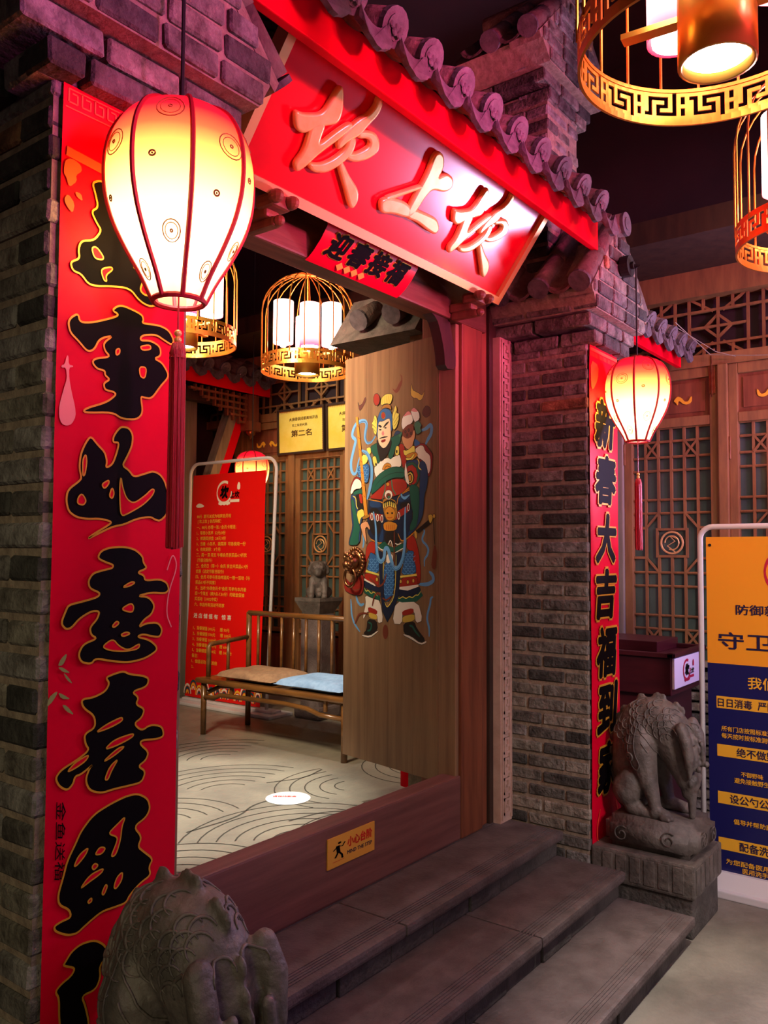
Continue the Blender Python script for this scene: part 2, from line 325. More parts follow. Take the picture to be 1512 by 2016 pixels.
DOOR_ART="""M:1,329,2408,299,2388,276,2420,256,2437,268,2468,251,2447,251,2416,276,2381,299,2374
M2:1,587,2376,574,2349,548,2358,527,2392,520,2371,555,2330,574,2324
Y2:1,194,2353,188,2414,180,2375,158,2364,136,2353,114,2338,95,2366,108,2326,130,2314,152,2332,174,2335
M2:1,108,2273,87,2289,60,2275,57,2244,87,2229,114,2251
LB:-19,447,2183,477,2154,509,2151,528,2175,525,2212,513,2243,522,2265,554,2272,599,2261,624,2231,631,2198,598,2178,610,2146,626,2106,639,2066,635,2024,615,2002,593,2009,580,2061,565,2093
B:-4,453,2180,484,2153,505,2153,524,2177,519,2211,509,2241,525,2265,554,2268,592,2256,615,2230
LB:-19,124,2173,86,2180,60,2196,49,2183,54,2150,75,2130,91,2105
LB:-12,103,1716,94,1701,111,1675,108,1657,84,1642,68,1620,76,1594,97,1575,95,1542
LB:-18,65,1520,39,1502,36,1477,73,1460,132,1459
LB:-12,631,1370,627,1330,624,1293,607,1254,588,1235,556,1209
LB:-14,589,1388,576,1356,551,1340,526,1351
LB:-12,39,1405,54,1399,57,1370,73,1332,78,1299,62,1260,64,1223
LB:-12,542,1717,530,1660,538,1628
W:1,520,1395,452,1378,404,1372,379,1272,421,1258,427,1304,494,1320,531,1271,534,1290,513,1351
W:1,293,1377,137,1381,104,1294,152,1276,164,1338,241,1334,246,1266,315,1265
R:1,495,1338,424,1324,427,1301,494,1311
R:1,246,1330,169,1349,165,1323,244,1306
Y2:1,494,1311,426,1301,426,1277,485,1283
Y2:1,244,1304,161,1321,159,1290,241,1273
K:1,500,1278,427,1275,420,1227,481,1197,534,1200,505,1224
W:1,543,1198,481,1194,417,1229,417,1219,481,1183,537,1188
K:1,238,1274,163,1288,144,1254,83,1205,120,1191,185,1219,235,1224
W:1,238,1224,185,1217,120,1188,80,1205,81,1192,120,1180,190,1204,235,1215
G:-9,494,1261,466,1255,475,1223,500,1217
G:-10,196,1265,174,1263,160,1245,125,1218
M:1,343,1224,348,1201,360,1187,374,1190,384,1209,384,1234,375,1254,361,1259,348,1248
R:1,210,1677,165,1689,132,1612,116,1500,132,1450,154,1507,165,1567,187,1612,220,1627
R:1,513,1628,485,1660,442,1659,442,1596,485,1596,509,1563,515,1519,527,1479,520,1571
N:1,524,1471,440,1442,404,1437,395,1410,471,1419,530,1433
N:1,281,1433,208,1428,129,1450,118,1430,153,1400,284,1395
G:0,527,1435,501,1418,483,1424,452,1404,434,1414,404,1392,404,1370,440,1379,458,1380,526,1405
G:0,284,1397,236,1391,153,1406,121,1430,104,1408,148,1378,247,1370,288,1377
Y:-4,526,1431,511,1411,495,1420,471,1401,452,1414,422,1391
Y:-4,284,1395,264,1386,242,1399,219,1388,197,1401,175,1394,153,1410,137,1407,118,1428
B:1,485,1608,442,1596,414,1572,414,1499,510,1517,490,1556
B:1,218,1614,162,1614,176,1578,154,1552,149,1505,256,1499,237,1551
LB:-3,496,1576,491,1568,478,1568,473,1576
LB:-3,468,1576,462,1568,450,1568,445,1576
LB:-3,440,1576,434,1568,422,1568,417,1576
LB:-3,482,1564,476,1556,464,1556,459,1564
LB:-3,454,1564,448,1556,436,1556,431,1564
LB:-3,496,1552,490,1544,478,1544,473,1552
LB:-3,468,1552,462,1544,450,1544,444,1552
LB:-3,440,1552,434,1544,422,1545,417,1553
LB:-3,482,1540,476,1532,464,1532,458,1540
LB:-3,453,1540,448,1532,436,1533,430,1541
LB:-3,496,1528,490,1520,478,1520,472,1528
LB:-3,467,1528,462,1520,450,1520,444,1528
LB:-3,439,1529,434,1521,422,1521,416,1529
LB:-3,481,1516,476,1508,464,1508,458,1516
LB:-3,453,1516,448,1509,436,1509,430,1517
LB:-3,242,1604,237,1597,226,1597,221,1604
LB:-3,216,1604,211,1597,200,1597,195,1604
LB:-3,191,1604,186,1597,175,1597,170,1604
LB:-3,229,1593,224,1585,213,1585,208,1593
LB:-3,204,1593,199,1585,187,1586,183,1593
LB:-3,178,1593,173,1586,162,1586,157,1593
LB:-3,242,1581,237,1574,226,1574,221,1582
LB:-3,216,1582,211,1574,200,1574,195,1582
LB:-3,191,1582,186,1574,175,1574,170,1582
LB:-3,229,1570,224,1563,213,1563,208,1570
LB:-3,203,1570,198,1563,187,1563,182,1570
LB:-3,178,1571,173,1563,162,1563,157,1571
LB:-3,242,1558,237,1551,226,1551,221,1559
LB:-3,216,1559,211,1551,200,1551,195,1559
LB:-3,191,1559,186,1552,175,1552,170,1559
LB:-3,229,1547,224,1540,213,1540,208,1548
LB:-3,203,1548,198,1540,187,1540,182,1548
LB:-3,178,1548,173,1540,162,1541,157,1548
LB:-3,242,1536,237,1528,225,1528,220,1536
LB:-3,216,1536,211,1529,200,1529,195,1536
LB:-3,190,1536,185,1529,174,1529,170,1537
LB:-3,229,1524,224,1517,213,1517,208,1525
LB:-3,203,1525,198,1517,187,1518,182,1525
LB:-3,178,1525,173,1518,162,1518,157,1526
LB:-3,242,1513,237,1505,225,1505,220,1513
LB:-3,216,1513,211,1506,200,1506,195,1514
LB:-3,190,1514,185,1506,174,1507,169,1514
R:1,516,1507,417,1492,413,1439,440,1442,527,1473
R:1,260,1486,143,1498,134,1455,197,1433,271,1436
Y:0,512,1519,414,1501,414,1492,515,1508
Y:0,260,1495,147,1508,144,1498,258,1486
W:0,528,1477,440,1449,440,1440,526,1467
W:0,271,1441,134,1458,134,1448,208,1427,271,1432
Y2:0,420,1474,422,1467,427,1463,433,1465,437,1470,437,1477,433,1482,427,1484,422,1480
Y2:0,248,1469,250,1462,255,1459,260,1460,264,1465,264,1472,260,1477,255,1478,250,1475
Y2:0,198,1468,200,1461,205,1458,211,1459,215,1464,215,1470,211,1476,205,1477,200,1474
Y2:0,161,1475,162,1469,167,1465,173,1466,176,1471,176,1478,173,1483,167,1484,162,1481
N:1,500,1871,396,1858,279,1878,194,1901,174,1858,177,1839,177,1725,215,1669,254,1658,382,1649,418,1655,479,1676,507,1712,496,1853
B2:1,487,1864,408,1853,398,1825,487,1830
B2:1,279,1870,194,1897,183,1862,267,1843
B2:1,406,1691,383,1730,382,1655,418,1659
K:1,487,1828,413,1821,398,1750,409,1691,473,1691,486,1772
K:1,267,1843,194,1847,177,1816,210,1798,255,1808
O:-5,500,1869,396,1854,384,1840
O:-5,194,1903,276,1876,284,1836
O:-6,479,1672,418,1651,382,1653
O:-6,155,1706,215,1669,254,1658,277,1697
K:1,365,1710,292,1712,254,1658,312,1627,335,1670,352,1643,379,1675
G:1,424,1633,373,1665,347,1639,300,1627,237,1654,237,1625,294,1607,358,1611,406,1622
W:-5,424,1635,394,1618,358,1616
W:-5,297,1604,237,1627
W:-5,347,1643,329,1670,312,1631
W:-5,297,1650,277,1643,252,1650
N:0,415,1616,388,1608,377,1397,350,1336,298,1400,294,1604,248,1612,270,1401,309,1323,350,1270,385,1319,404,1435
B:1,378,1553,305,1573,299,1419,350,1359,377,1397
LB:-3,375,1549,369,1541,358,1542,352,1549
LB:-3,348,1550,342,1542,331,1542,325,1550
LB:-3,321,1550,316,1542,304,1542,299,1550
LB:-3,361,1538,356,1530,344,1530,339,1538
LB:-3,334,1538,329,1530,317,1531,312,1538
LB:-3,375,1526,369,1518,357,1518,352,1526
LB:-3,347,1526,342,1519,330,1519,325,1527
LB:-3,321,1527,315,1519,304,1519,299,1527
LB:-3,361,1514,356,1507,344,1507,339,1515
LB:-3,334,1515,329,1507,317,1507,312,1515
LB:-3,374,1502,369,1495,357,1495,352,1503
LB:-3,347,1503,342,1495,330,1495,325,1503
LB:-3,321,1503,315,1496,304,1496,299,1504
LB:-3,361,1491,355,1483,344,1484,338,1491
LB:-3,334,1492,328,1484,317,1484,312,1492
LB:-3,374,1479,369,1471,357,1472,352,1479
LB:-3,347,1480,342,1472,330,1472,325,1480
LB:-3,320,1480,315,1473,304,1473,298,1481
LB:-3,361,1468,355,1460,343,1460,338,1468
LB:-3,334,1468,328,1461,317,1461,312,1469
LB:-3,374,1455,369,1448,357,1448,352,1456
LB:-3,347,1456,342,1449,330,1449,325,1457
LB:-3,320,1457,315,1450,303,1450,298,1458
LB:-3,360,1444,355,1437,343,1437,338,1445
LB:-3,333,1445,328,1438,317,1438,311,1446
LB:-3,374,1432,368,1424,357,1425,351,1433
LB:-3,347,1433,341,1425,330,1426,325,1434
LB:-3,320,1434,315,1426,303,1427,298,1435
LB:-3,360,1421,355,1413,343,1414,338,1422
LB:-3,333,1422,328,1414,316,1415,311,1423
LB:-3,374,1409,368,1401,357,1402,351,1410
LB:-3,347,1410,341,1402,330,1403,324,1411
LB:-3,320,1411,315,1403,303,1404,298,1412
W:1,358,1600,310,1596,311,1565,358,1549
Y:-4,379,1592,381,1475
Y:-4,288,1596,293,1400,350,1336,368,1366
R:0,487,1802,383,1791,383,1757,486,1770
R:0,295,1797,194,1834,194,1802,295,1761
W:0,456,1783,458,1770,466,1763,474,1765,479,1776,480,1791,474,1801,466,1804,459,1796
R:0,462,1783,464,1774,467,1769,471,1771,473,1778,473,1788,471,1796,467,1797,464,1792
W:0,413,1776,416,1763,423,1756,431,1758,436,1769,437,1783,431,1794,423,1796,416,1789
R:0,420,1776,421,1767,424,1762,428,1764,430,1771,430,1781,428,1788,424,1790,421,1785
W:0,381,1770,384,1757,391,1750,399,1753,404,1764,405,1778,399,1788,391,1791,384,1783
R:0,388,1770,389,1761,392,1756,396,1758,398,1766,398,1775,396,1783,392,1784,389,1779
W:0,259,1781,262,1768,268,1761,276,1764,281,1775,281,1788,276,1799,269,1801,262,1794
R:0,265,1781,267,1772,270,1768,273,1769,275,1777,275,1786,273,1793,270,1795,267,1790
W:0,193,1819,195,1806,202,1800,209,1802,214,1813,214,1826,209,1837,202,1839,195,1832
R:0,199,1819,200,1810,203,1806,206,1807,208,1815,208,1824,206,1831,203,1833,200,1828
O:1,383,1749,336,1759,277,1742,289,1710,359,1709,378,1718
R:-3,359,1741,359,1715
R:-3,345,1741,345,1715
R:-3,331,1740,331,1715
R:-3,317,1740,317,1715
R:-3,303,1740,303,1714
O2:1,393,1858,360,1876,337,1871,287,1853,279,1789,301,1757,353,1756,376,1788
K:1,384,1852,337,1865,293,1848,287,1820,336,1838,381,1824
Y:-6,380,1822,377,1846
Y:-6,366,1825,363,1848
Y:-6,351,1828,351,1851
Y:-6,336,1830,338,1854
Y:-6,322,1826,325,1850
Y:-6,307,1823,312,1846
Y:-6,293,1819,299,1843
O:1,374,1810,336,1832,294,1808,300,1767,335,1757,361,1768
K:0,343,1796,345,1793,349,1791,354,1792,358,1795,358,1798,355,1801,349,1801,345,1799
K:0,310,1795,312,1792,316,1790,321,1791,324,1794,324,1797,321,1800,316,1800,312,1798
R:-3,353,1776,336,1772,315,1776
LB:-21,456,1807,436,1731,435,1651,423,1580,399,1557,373,1577,370,1627,346,1627,326,1573,299,1527,265,1535,237,1581,225,1650,228,1726,224,1822
B:-3,457,1799,443,1731,442,1651,431,1580,399,1553,365,1577
B:-3,331,1565,299,1521,262,1531,230,1581,218,1650
M:-6,301,1709,302,1535
M:-10,357,1503,375,1455,416,1437,441,1453,484,1480
M:-10,461,1342,446,1394,422,1409,398,1396
M:-9,386,1385,356,1374,321,1395
M:-10,594,1246,569,1292,538,1304,488,1303
K:0,155,1706,64,1758,52,1738,133,1696
Y2:1,72,1779,48,1783,36,1767,52,1737,63,1745
Y2:0,23,1772,25,1765,30,1761,35,1763,39,1768,39,1776,35,1782,30,1783,25,1779
Y2:1,163,1706,148,1708,142,1672,154,1672
K:-4,35,1763,27,1642
M:1,27,1649,10,1605,21,1524,50,1539,41,1597
R2:1,167,2097,129,2115,91,2111,59,2076,39,2056,46,1982,67,1950,91,1970
W:1,163,2089,129,2106,102,2103,90,2075,58,2054,53,2027,55,1986,70,1963,87,2019,118,2040,137,2045
B:1,165,2143,129,2124,124,2110,162,2101
B2:1,223,2041,156,2043,115,2028,107,1986,128,1943,156,1922,211,1994
G:0,126,1969,138,1931,171,1912,208,1921,233,1955,233,1997,209,2028,171,2032,139,2009
R:0,139,1966,149,1934,175,1918,205,1926,225,1954,225,1990,206,2015,176,2019,150,2000
K:0,162,1958,168,1937,184,1927,202,1932,214,1950,214,1973,202,1990,184,1993,169,1980
Y:0,169,1957,175,1939,188,1931,203,1935,213,1950,213,1969,203,1983,188,1985,175,1975
K:0,176,1956,180,1943,190,1936,201,1939,208,1951,208,1966,201,1977,190,1978,180,1970
O:0,181,1957,183,1946,191,1941,199,1943,204,1952,204,1964,199,1972,191,1974,183,1968
B2:1,118,2038,86,2020,71,1973,74,1917,96,1866,98,1814,106,1773,144,1721,210,1677,199,1711,155,1733,131,1800,128,1867,126,1920,122,1988
G:1,197,1930,134,1917,127,1867,128,1837,133,1781,146,1725,188,1703,196,1726,166,1775,188,1840
Y:-6,140,2042,129,2026,137,2004,115,1989
O:-5,279,1879,233,1895,197,1911
LB:1,239,1923,250,1893,239,1869,191,1882,193,1874,227,1852,256,1868,260,1897
B2:1,311,2169,289,2195,246,2178,269,2138,286,2128
R:1,272,2126,240,2125,220,2079,217,2014,242,2008,257,2055
W:1,446,2039,409,2052,362,2068,326,2061,268,2079,252,2043,255,2013,326,2010,409,1984,439,1974,453,2011
G:1,490,2131,419,2151,410,2088,409,2046,427,2043,458,2088
G:1,333,2160,307,2167,251,2179,262,2129,291,2113,312,2068,332,2055,350,2075,332,2113
Y:1,516,2125,482,2131,476,2102,489,2093
Y:1,466,2081,440,2083,426,2041,446,2026,462,2052
Y:1,293,2117,270,2118,267,2079,283,2068,298,2078
K:0,280,2090,281,2085,285,2082,289,2084,291,2088,291,2094,289,2098,285,2099,281,2096
K:0,432,2040,434,2034,437,2031,441,2033,444,2038,444,2044,441,2048,437,2049,434,2045
O:1,395,2009,379,2034,356,2042,332,2035,321,2019,361,2009
K:-3,376,2010,361,2028,332,2020
R:1,490,1875,457,1895,408,1921,355,1949,302,1961,225,1953,208,1917,233,1895,279,1878,384,1870,402,1863
M:-2,325,1947,318,1892
M:-2,315,1947,308,1894
M:-2,304,1946,297,1895
M:-2,294,1945,287,1896
M:-2,284,1945,276,1898
M:-2,273,1944,266,1899
M:-2,263,1943,256,1901
M:-2,253,1943,246,1902
M:-2,243,1942,236,1903
G:1,477,1890,463,1952,421,1987,361,2011,303,2020,231,2009,227,1959,302,1967,361,1953,408,1923,444,1905
K:-2,445,1931,409,1960,349,1984,279,1991,234,1984
G2:-7,368,1958,368,1910,390,1864
G2:-7,323,1959,316,1912,289,1883
O:0,336,1936,339,1930,346,1927,355,1928,361,1934,361,1941,355,1946,347,1947,339,1943
W:0,314,1884,321,1869,338,1861,358,1865,371,1879,372,1895,359,1907,339,1909,321,1900
M:0,325,1879,329,1870,340,1865,353,1867,361,1876,361,1886,353,1893,341,1894,329,1889
G2:0,332,1873,334,1868,340,1866,346,1867,350,1871,350,1877,346,1881,340,1881,334,1878
W:1,223,2041,214,2002,193,1924,219,1935,232,1980
B:1,577,2047,495,2053,485,2005,503,1944,551,1975,583,2000
LB:-3,583,2045,577,2037,564,2036,559,2043
LB:-3,557,2043,551,2035,539,2034,533,2041
LB:-3,532,2041,526,2033,514,2032,508,2039
LB:-3,570,2032,564,2023,551,2022,546,2030
LB:-3,544,2030,539,2021,526,2021,520,2028
LB:-3,519,2028,514,2020,501,2019,495,2026
LB:-3,583,2021,577,2012,564,2011,558,2019
LB:-3,557,2019,551,2010,539,2009,533,2017
LB:-3,532,2017,526,2008,513,2007,508,2015
LB:-3,570,2007,564,1999,551,1998,545,2006
LB:-3,544,2006,538,1997,526,1996,520,2004
LB:-3,519,2004,513,1995,501,1994,495,2002
LB:-3,582,1996,577,1987,564,1986,558,1994
LB:-3,557,1994,551,1986,538,1985,533,1993
LB:-3,531,1992,526,1984,513,1983,508,1991
LB:-3,569,1983,564,1974,551,1973,545,1981
LB:-3,544,1981,538,1973,526,1972,520,1979
LB:-3,519,1979,513,1971,501,1970,495,1978
LB:-3,582,1971,576,1963,563,1962,558,1970
LB:-3,557,1970,551,1961,538,1960,532,1968
LB:-3,531,1968,525,1960,513,1959,507,1967
Y:1,543,2097,513,2095,497,2075,506,2054,539,2042,553,2067
R2:1,640,1913,631,1954,609,1983,583,1992,551,1973,541,1928,608,1923
W:1,586,1982,550,1964,545,1927,602,1926,624,1901,638,1908,629,1941,609,1971
B2:1,637,1896,608,1903,569,1901,540,1855,527,1798,539,1774,555,1733,548,1729,560,1644,644,1640,647,1661,616,1735,626,1784
K:1,598,1898,563,1897,537,1847,527,1798,568,1807,588,1849
R:1,569,1905,544,1896,537,1849,559,1856
G:1,611,1915,544,1928,536,1899,569,1902,595,1896,615,1898
G:1,627,1883,604,1866,591,1816,568,1754,555,1729,567,1693,567,1644,637,1640,641,1661,607,1735,613,1784,630,1850
Y:-5,617,1893,591,1882,588,1840,575,1824
LB:-21,549,2120,508,2104,483,2070,469,2020,471,1964,486,1913,504,1869
B:-3,543,2116,505,2098,489,2066,477,2021,479,1965
SK:1,558,1747,505,1766,478,1728,484,1715,503,1734,518,1724,502,1642,526,1676,543,1713
Y:1,589,1811,534,1827,521,1789,554,1778,562,1739
O:0,598,2294,581,2295,542,2067,498,1789,523,1789,563,2068
R:-3,589,2252,570,2239
R:-3,579,2191,561,2179
R:-3,570,2130,552,2118
R:-3,560,2070,543,2058
R:-3,551,2010,534,1999
R:-3,541,1950,525,1939
R:-3,532,1891,517,1880
O2:1,543,1781,486,1797,479,1783,530,1770
SK:1,253,2165,162,2188,155,2153,170,2121,178,2095,212,2093,240,2120
P:1,253,2214,247,2252,206,2280,178,2255,169,2220,213,2204,241,2187
P:1,189,2276,166,2290,130,2262,125,2230,157,2213,176,2244
PK:1,244,2252,206,2280,179,2257,204,2258
PK:1,188,2276,166,2290,134,2265,166,2267
M:1,245,2190,213,2210,179,2215,163,2189,178,2152,212,2143,245,2162
M2:0,217,2179,218,2175,222,2173,227,2174,230,2178,230,2183,227,2186,222,2186,218,2184
M2:0,194,2184,196,2180,200,2178,205,2179,207,2183,208,2188,205,2191,200,2192,196,2189
M2:0,206,2162,207,2158,211,2156,216,2157,219,2161,219,2166,216,2169,211,2170,207,2167
M2:0,178,2167,179,2163,183,2161,188,2162,191,2166,191,2171,188,2174,183,2175,179,2172
G2:1,164,2215,135,2224,111,2198,124,2188,110,2169,146,2155,158,2184
G2:1,275,2166,252,2183,246,2174,260,2156
Y:1,241,2096,212,2088,162,2113,155,2081,167,2062,230,2063
O:1,223,2068,156,2080,134,2060,178,2037,212,2048
Y:1,223,2056,189,2050,167,2071,156,2066,178,2043,217,2042
K:1,435,2170,410,2144,386,2117,327,2163,320,2135,337,2097,372,2065,402,2047,428,2109
Y:1,321,2261,296,2321,284,2296,288,2277,268,2274,272,2255,270,2251,275,2232,287,2206,310,2195,319,2237
Y:1,448,2290,429,2266,433,2184,453,2195,458,2213,471,2230,463,2238,473,2247,461,2258,457,2271
K:-2,310,2244,290,2289
K:-2,307,2228,273,2263
K:-2,304,2212,275,2240
K:-2,438,2243,451,2272
K:-2,438,2219,466,2242
K:-2,438,2199,463,2225
B:1,433,2170,430,2258,411,2300,375,2313,334,2300,317,2268,316,2197,333,2195,345,2240,387,2245,417,2240,422,2173
F:1,424,2221,417,2252,387,2248,357,2257,333,2257,326,2179,332,2148,362,2118,386,2114,416,2139,427,2177
O:0,367,2274,371,2263,381,2258,392,2262,400,2272,400,2285,393,2293,381,2294,371,2287
R:0,372,2275,375,2267,382,2263,390,2265,395,2273,395,2283,390,2289,382,2290,375,2284
R3:0,409,2360,415,2341,430,2332,448,2338,459,2356,459,2377,448,2392,431,2393,416,2380
O2:1,398,2310,388,2330,334,2328,321,2296,358,2313
Y:1,404,2327,400,2366,364,2382,319,2375,315,2355,333,2325,364,2334
O:-2,391,2333,388,2375
O:-2,377,2333,373,2374
O:-2,364,2332,359,2373
O:-2,351,2332,345,2372
O:-2,338,2331,331,2372
K:1,424,2229,411,2236,391,2222,403,2218
K:1,388,2216,363,2239,338,2245,348,2233,375,2218
K:0,396,2208,398,2206,404,2205,411,2207,415,2209,415,2211,411,2213,404,2212,398,2211
K:0,358,2213,360,2211,366,2210,372,2212,376,2214,376,2216,372,2218,366,2217,360,2216
PK:1,398,2190,384,2205,374,2184,386,2175
K:1,418,2164,386,2174,343,2170,373,2165,392,2165
R2:1,404,2154,364,2161,367,2147,392,2143
R2:1,675,1479,629,1448,590,1469,527,1503,523,1431,545,1390,615,1391,682,1413
M:-6,661,1414,628,1431,596,1412,545,1426"""
COUPLET_ART=[([70,2383,87,2394,107,2395,122,2390,148,2366,170,2332,197,2309,233,2292,237,2270,210,2253,173,2231,194,2227,203,2205,195,2184,211,2175,244,2188,253,2171,226,2153,196,2159,169,2182,117,2173,88,2165,66,2164,49,2181,30,2182,23,2199,45,2212,41,2230,47,2251,78,2261,95,2288,84,2299,69,2321,86,2335,78,2363],[[71,2243,83,2249,101,2232,99,2225,79,2222],[94,2204,121,2216,124,2210,107,2194,110,2180,102,2182]]),([125,2122,139,2135,156,2139,202,2131,207,2119,202,2111,251,2117,277,2111,292,2091,286,2079,266,2085,241,2094,203,2084,198,2071,227,2077,253,2069,256,2048,237,2038,259,2033,276,2013,277,2001,257,1979,233,1946,212,1945,203,1947,210,1910,194,1893,155,1890,132,1901,61,1890,66,1900,116,1920,140,1940,134,1946,112,1946,108,1960,124,1971,111,1978,111,1988,92,1988,80,1999,85,2009,124,2020,109,2031,106,2047,130,2068,96,2054,84,2028,68,2020,46,2039,27,2052,22,2072,28,2084,44,2096,49,2078,80,2085,134,2109,142,2117],[[136,2038,146,2043,146,2032,137,2025],[198,2058,225,2067,228,2057,204,2050],[197,2012,217,2014,213,1988,200,1990]]),([80,1844,97,1827,115,1813,121,1794,118,1779,135,1789,145,1816,150,1838,135,1836,135,1848,144,1862,155,1873,175,1872,185,1857,183,1833,169,1805,159,1788,177,1779,189,1765,221,1776,241,1783,262,1776,277,1756,287,1715,281,1687,262,1671,248,1674,235,1680,199,1674,166,1660,138,1655,101,1638,78,1627,87,1635,123,1655,138,1665,108,1671,75,1669,51,1672,33,1683,27,1705,30,1727,56,1747,61,1754,55,1775,58,1804,68,1827],[[62,1722,73,1707,66,1697,52,1700,53,1712],[108,1744,126,1755,126,1746,115,1734],[134,1740,140,1727,135,1714,127,1720],[156,1764,160,1741,171,1716,190,1707,218,1725,238,1743,245,1740,238,1726,214,1705,179,1686,158,1677,154,1711,153,1748],[62,1792,69,1805,72,1789,68,1761,63,1757]]),([103,1587,110,1602,132,1610,169,1612,197,1606,217,1591,219,1577,230,1565,202,1556,222,1549,224,1537,263,1540,284,1532,291,1515,279,1507,243,1511,203,1504,235,1501,252,1482,244,1462,224,1452,209,1435,229,1443,261,1443,274,1427,268,1410,250,1412,221,1420,205,1415,238,1406,258,1391,260,1380,230,1366,188,1361,148,1367,103,1378,94,1367,70,1373,63,1390,74,1410,107,1419,92,1427,88,1443,106,1460,111,1476,91,1477,63,1463,46,1445,33,1443,22,1456,32,1480,38,1492,66,1497,105,1505,112,1514,86,1524,82,1540,93,1556,118,1562,140,1566,142,1573,125,1578],[[164,1524,187,1536,199,1534,183,1526],[161,1477,188,1490,196,1481,192,1468],[141,1442,152,1453,160,1448,147,1439],[163,1423,178,1428,189,1423,170,1418],[117,1401,144,1416,159,1399,183,1387,214,1401,210,1388,175,1386,137,1391]]),([129,1335,148,1340,173,1344,189,1335,221,1329,240,1321,235,1303,195,1297,214,1282,206,1268,230,1255,223,1237,202,1227,223,1208,245,1218,278,1210,284,1187,267,1183,224,1188,219,1180,243,1159,236,1142,215,1133,236,1118,226,1096,195,1096,154,1097,125,1095,96,1107,86,1130,95,1153,104,1159,76,1144,62,1143,58,1128,45,1118,27,1130,18,1148,30,1162,66,1175,94,1190,84,1204,81,1225,107,1234,104,1259,77,1279,72,1297,101,1297,129,1306,139,1322],[[105,1223,131,1236,171,1247,173,1238,141,1228],[128,1184,152,1201,202,1207,200,1199,162,1188],[123,1158,162,1182,182,1183,153,1167],[131,1122,143,1147,165,1160,148,1138,139,1119],[42,1155,62,1172,94,1182,85,1169,58,1158]]),([107,1055,145,1067,185,1075,216,1074,243,1057,250,1034,239,1017,207,1005,229,978,219,959,235,944,260,922,249,907,255,888,226,879,200,862,191,848,160,849,131,850,94,835,75,825,53,829,26,846,23,857,39,861,61,862,56,879,33,895,30,915,41,948,49,977,66,1005,79,1029],[[142,1007,161,1019,186,1034,176,1013,174,988,163,957,150,957,162,979,167,994],[111,972,123,985,138,979,128,969],[105,949,112,955,121,948,110,941],[159,891,166,910,181,918,179,900,165,886],[130,888,139,904,144,898,135,882],[97,882,106,887,107,879,100,877],[78,912,100,934,134,939,129,930,96,919],[63,961,74,982,97,992,90,978,72,963]]),([50,778,63,793,85,801,118,797,143,776,148,754,129,740,132,715,121,695,88,696,98,672,108,631,104,601,68,609,45,635,39,673,38,712,29,728,42,738,64,745,73,758,45,772],[])]
COUPLET_DECO={'lute':[21,2003,17,1984,10,1981,10,1976,20,1978,23,1956,16,1933,7,1898,7,1876,13,1861,25,1858,37,1864,45,1881,43,1900,34,1930,28,1957,27,1979,36,1982,36,1985,26,1985,25,2004],'leaf1':[38,1395,24,1384,18,1370,29,1371,36,1383],'leaf2':[18,1368,29,1367,48,1353,30,1357],'leaf3':[30,1357,43,1345,53,1330,39,1340],'leaf4':[-4,1291,0,1310,15,1320,20,1318,9,1301],'leaf5':[20,1318,35,1310,49,1300,27,1304],'leaf6':[29,1292,40,1289,59,1266,39,1277],'flower':[6,2406,17,2416,29,2417,43,2411,46,2399,32,2386,35,2374,17,2354,11,2374,4,2380],'leafa':[6,2325,15,2341,31,2325,27,2303,15,2311],'leafb':[31,2351,45,2351,50,2336,36,2340]}
SIGN_ART=[[136,249,166,251,226,276,241,299,249,374,265,377,300,325,307,285,263,259,225,231,196,205,164,210],[213,240,262,270,269,207,280,201,315,257,353,306,370,298,335,242,289,178,260,122,239,97,218,116,231,156,226,198],[413,418,441,410,445,371,425,329,412,289,378,257,357,217,342,233,355,281,379,326,410,358,421,389],[401,296,467,321,505,305,519,275,488,237,446,212,405,207,390,221,435,232,474,271,470,291,447,296,413,280],[377,270,408,272,418,230,390,179,352,138,299,121,270,136,318,150,357,184,385,228],[382,181,392,192,451,161,516,138,537,106,533,78,514,81,466,119],[791,386,825,382,853,347,849,306,885,341,931,336,947,308,921,282,852,270,836,231,829,168,815,141,788,145,788,229,792,303,778,366],[640,142,662,164,749,180,792,173,823,147,785,136,725,129,670,110],[807,175,885,181,957,185,997,158,990,134,939,136,861,144,801,137],[654,162,724,210,803,266,806,256,731,202,670,157]]
_sign=[art2d([chaikin(pairs(l),True,2)],.003,.009) for l in SIGN_ART]
def mball(lst):
    mb=MB()
    for a in lst:
        if len(a)==2: mb.ball(a[0],a[1],14,10)
        else:
            p,q,ra,rb=a[:4]; fx=a[4] if len(a)>4 else 1; p=Vector(p);q=Vector(q); k=max(2,int((q-p).length/ (min(ra,rb)*.5))+1)
            for i in range(k+1):
                t=i/k; rr=ra+(rb-ra)*t; mb.ball(p.lerp(q,t),(rr*fx,rr,rr),14,10)
    return mb
def remeshed(mb,vox,sm=6):
    me=mb.mesh('r',mSTONE); o=bpy.data.objects.new('r',me); COL.objects.link(o)
    md=o.modifiers.new('r','REMESH'); md.mode='VOXEL'; md.voxel_size=vox; md.use_smooth_shade=True
    s=o.modifiers.new('s','SMOOTH'); s.factor=.5; s.iterations=sm
    return o
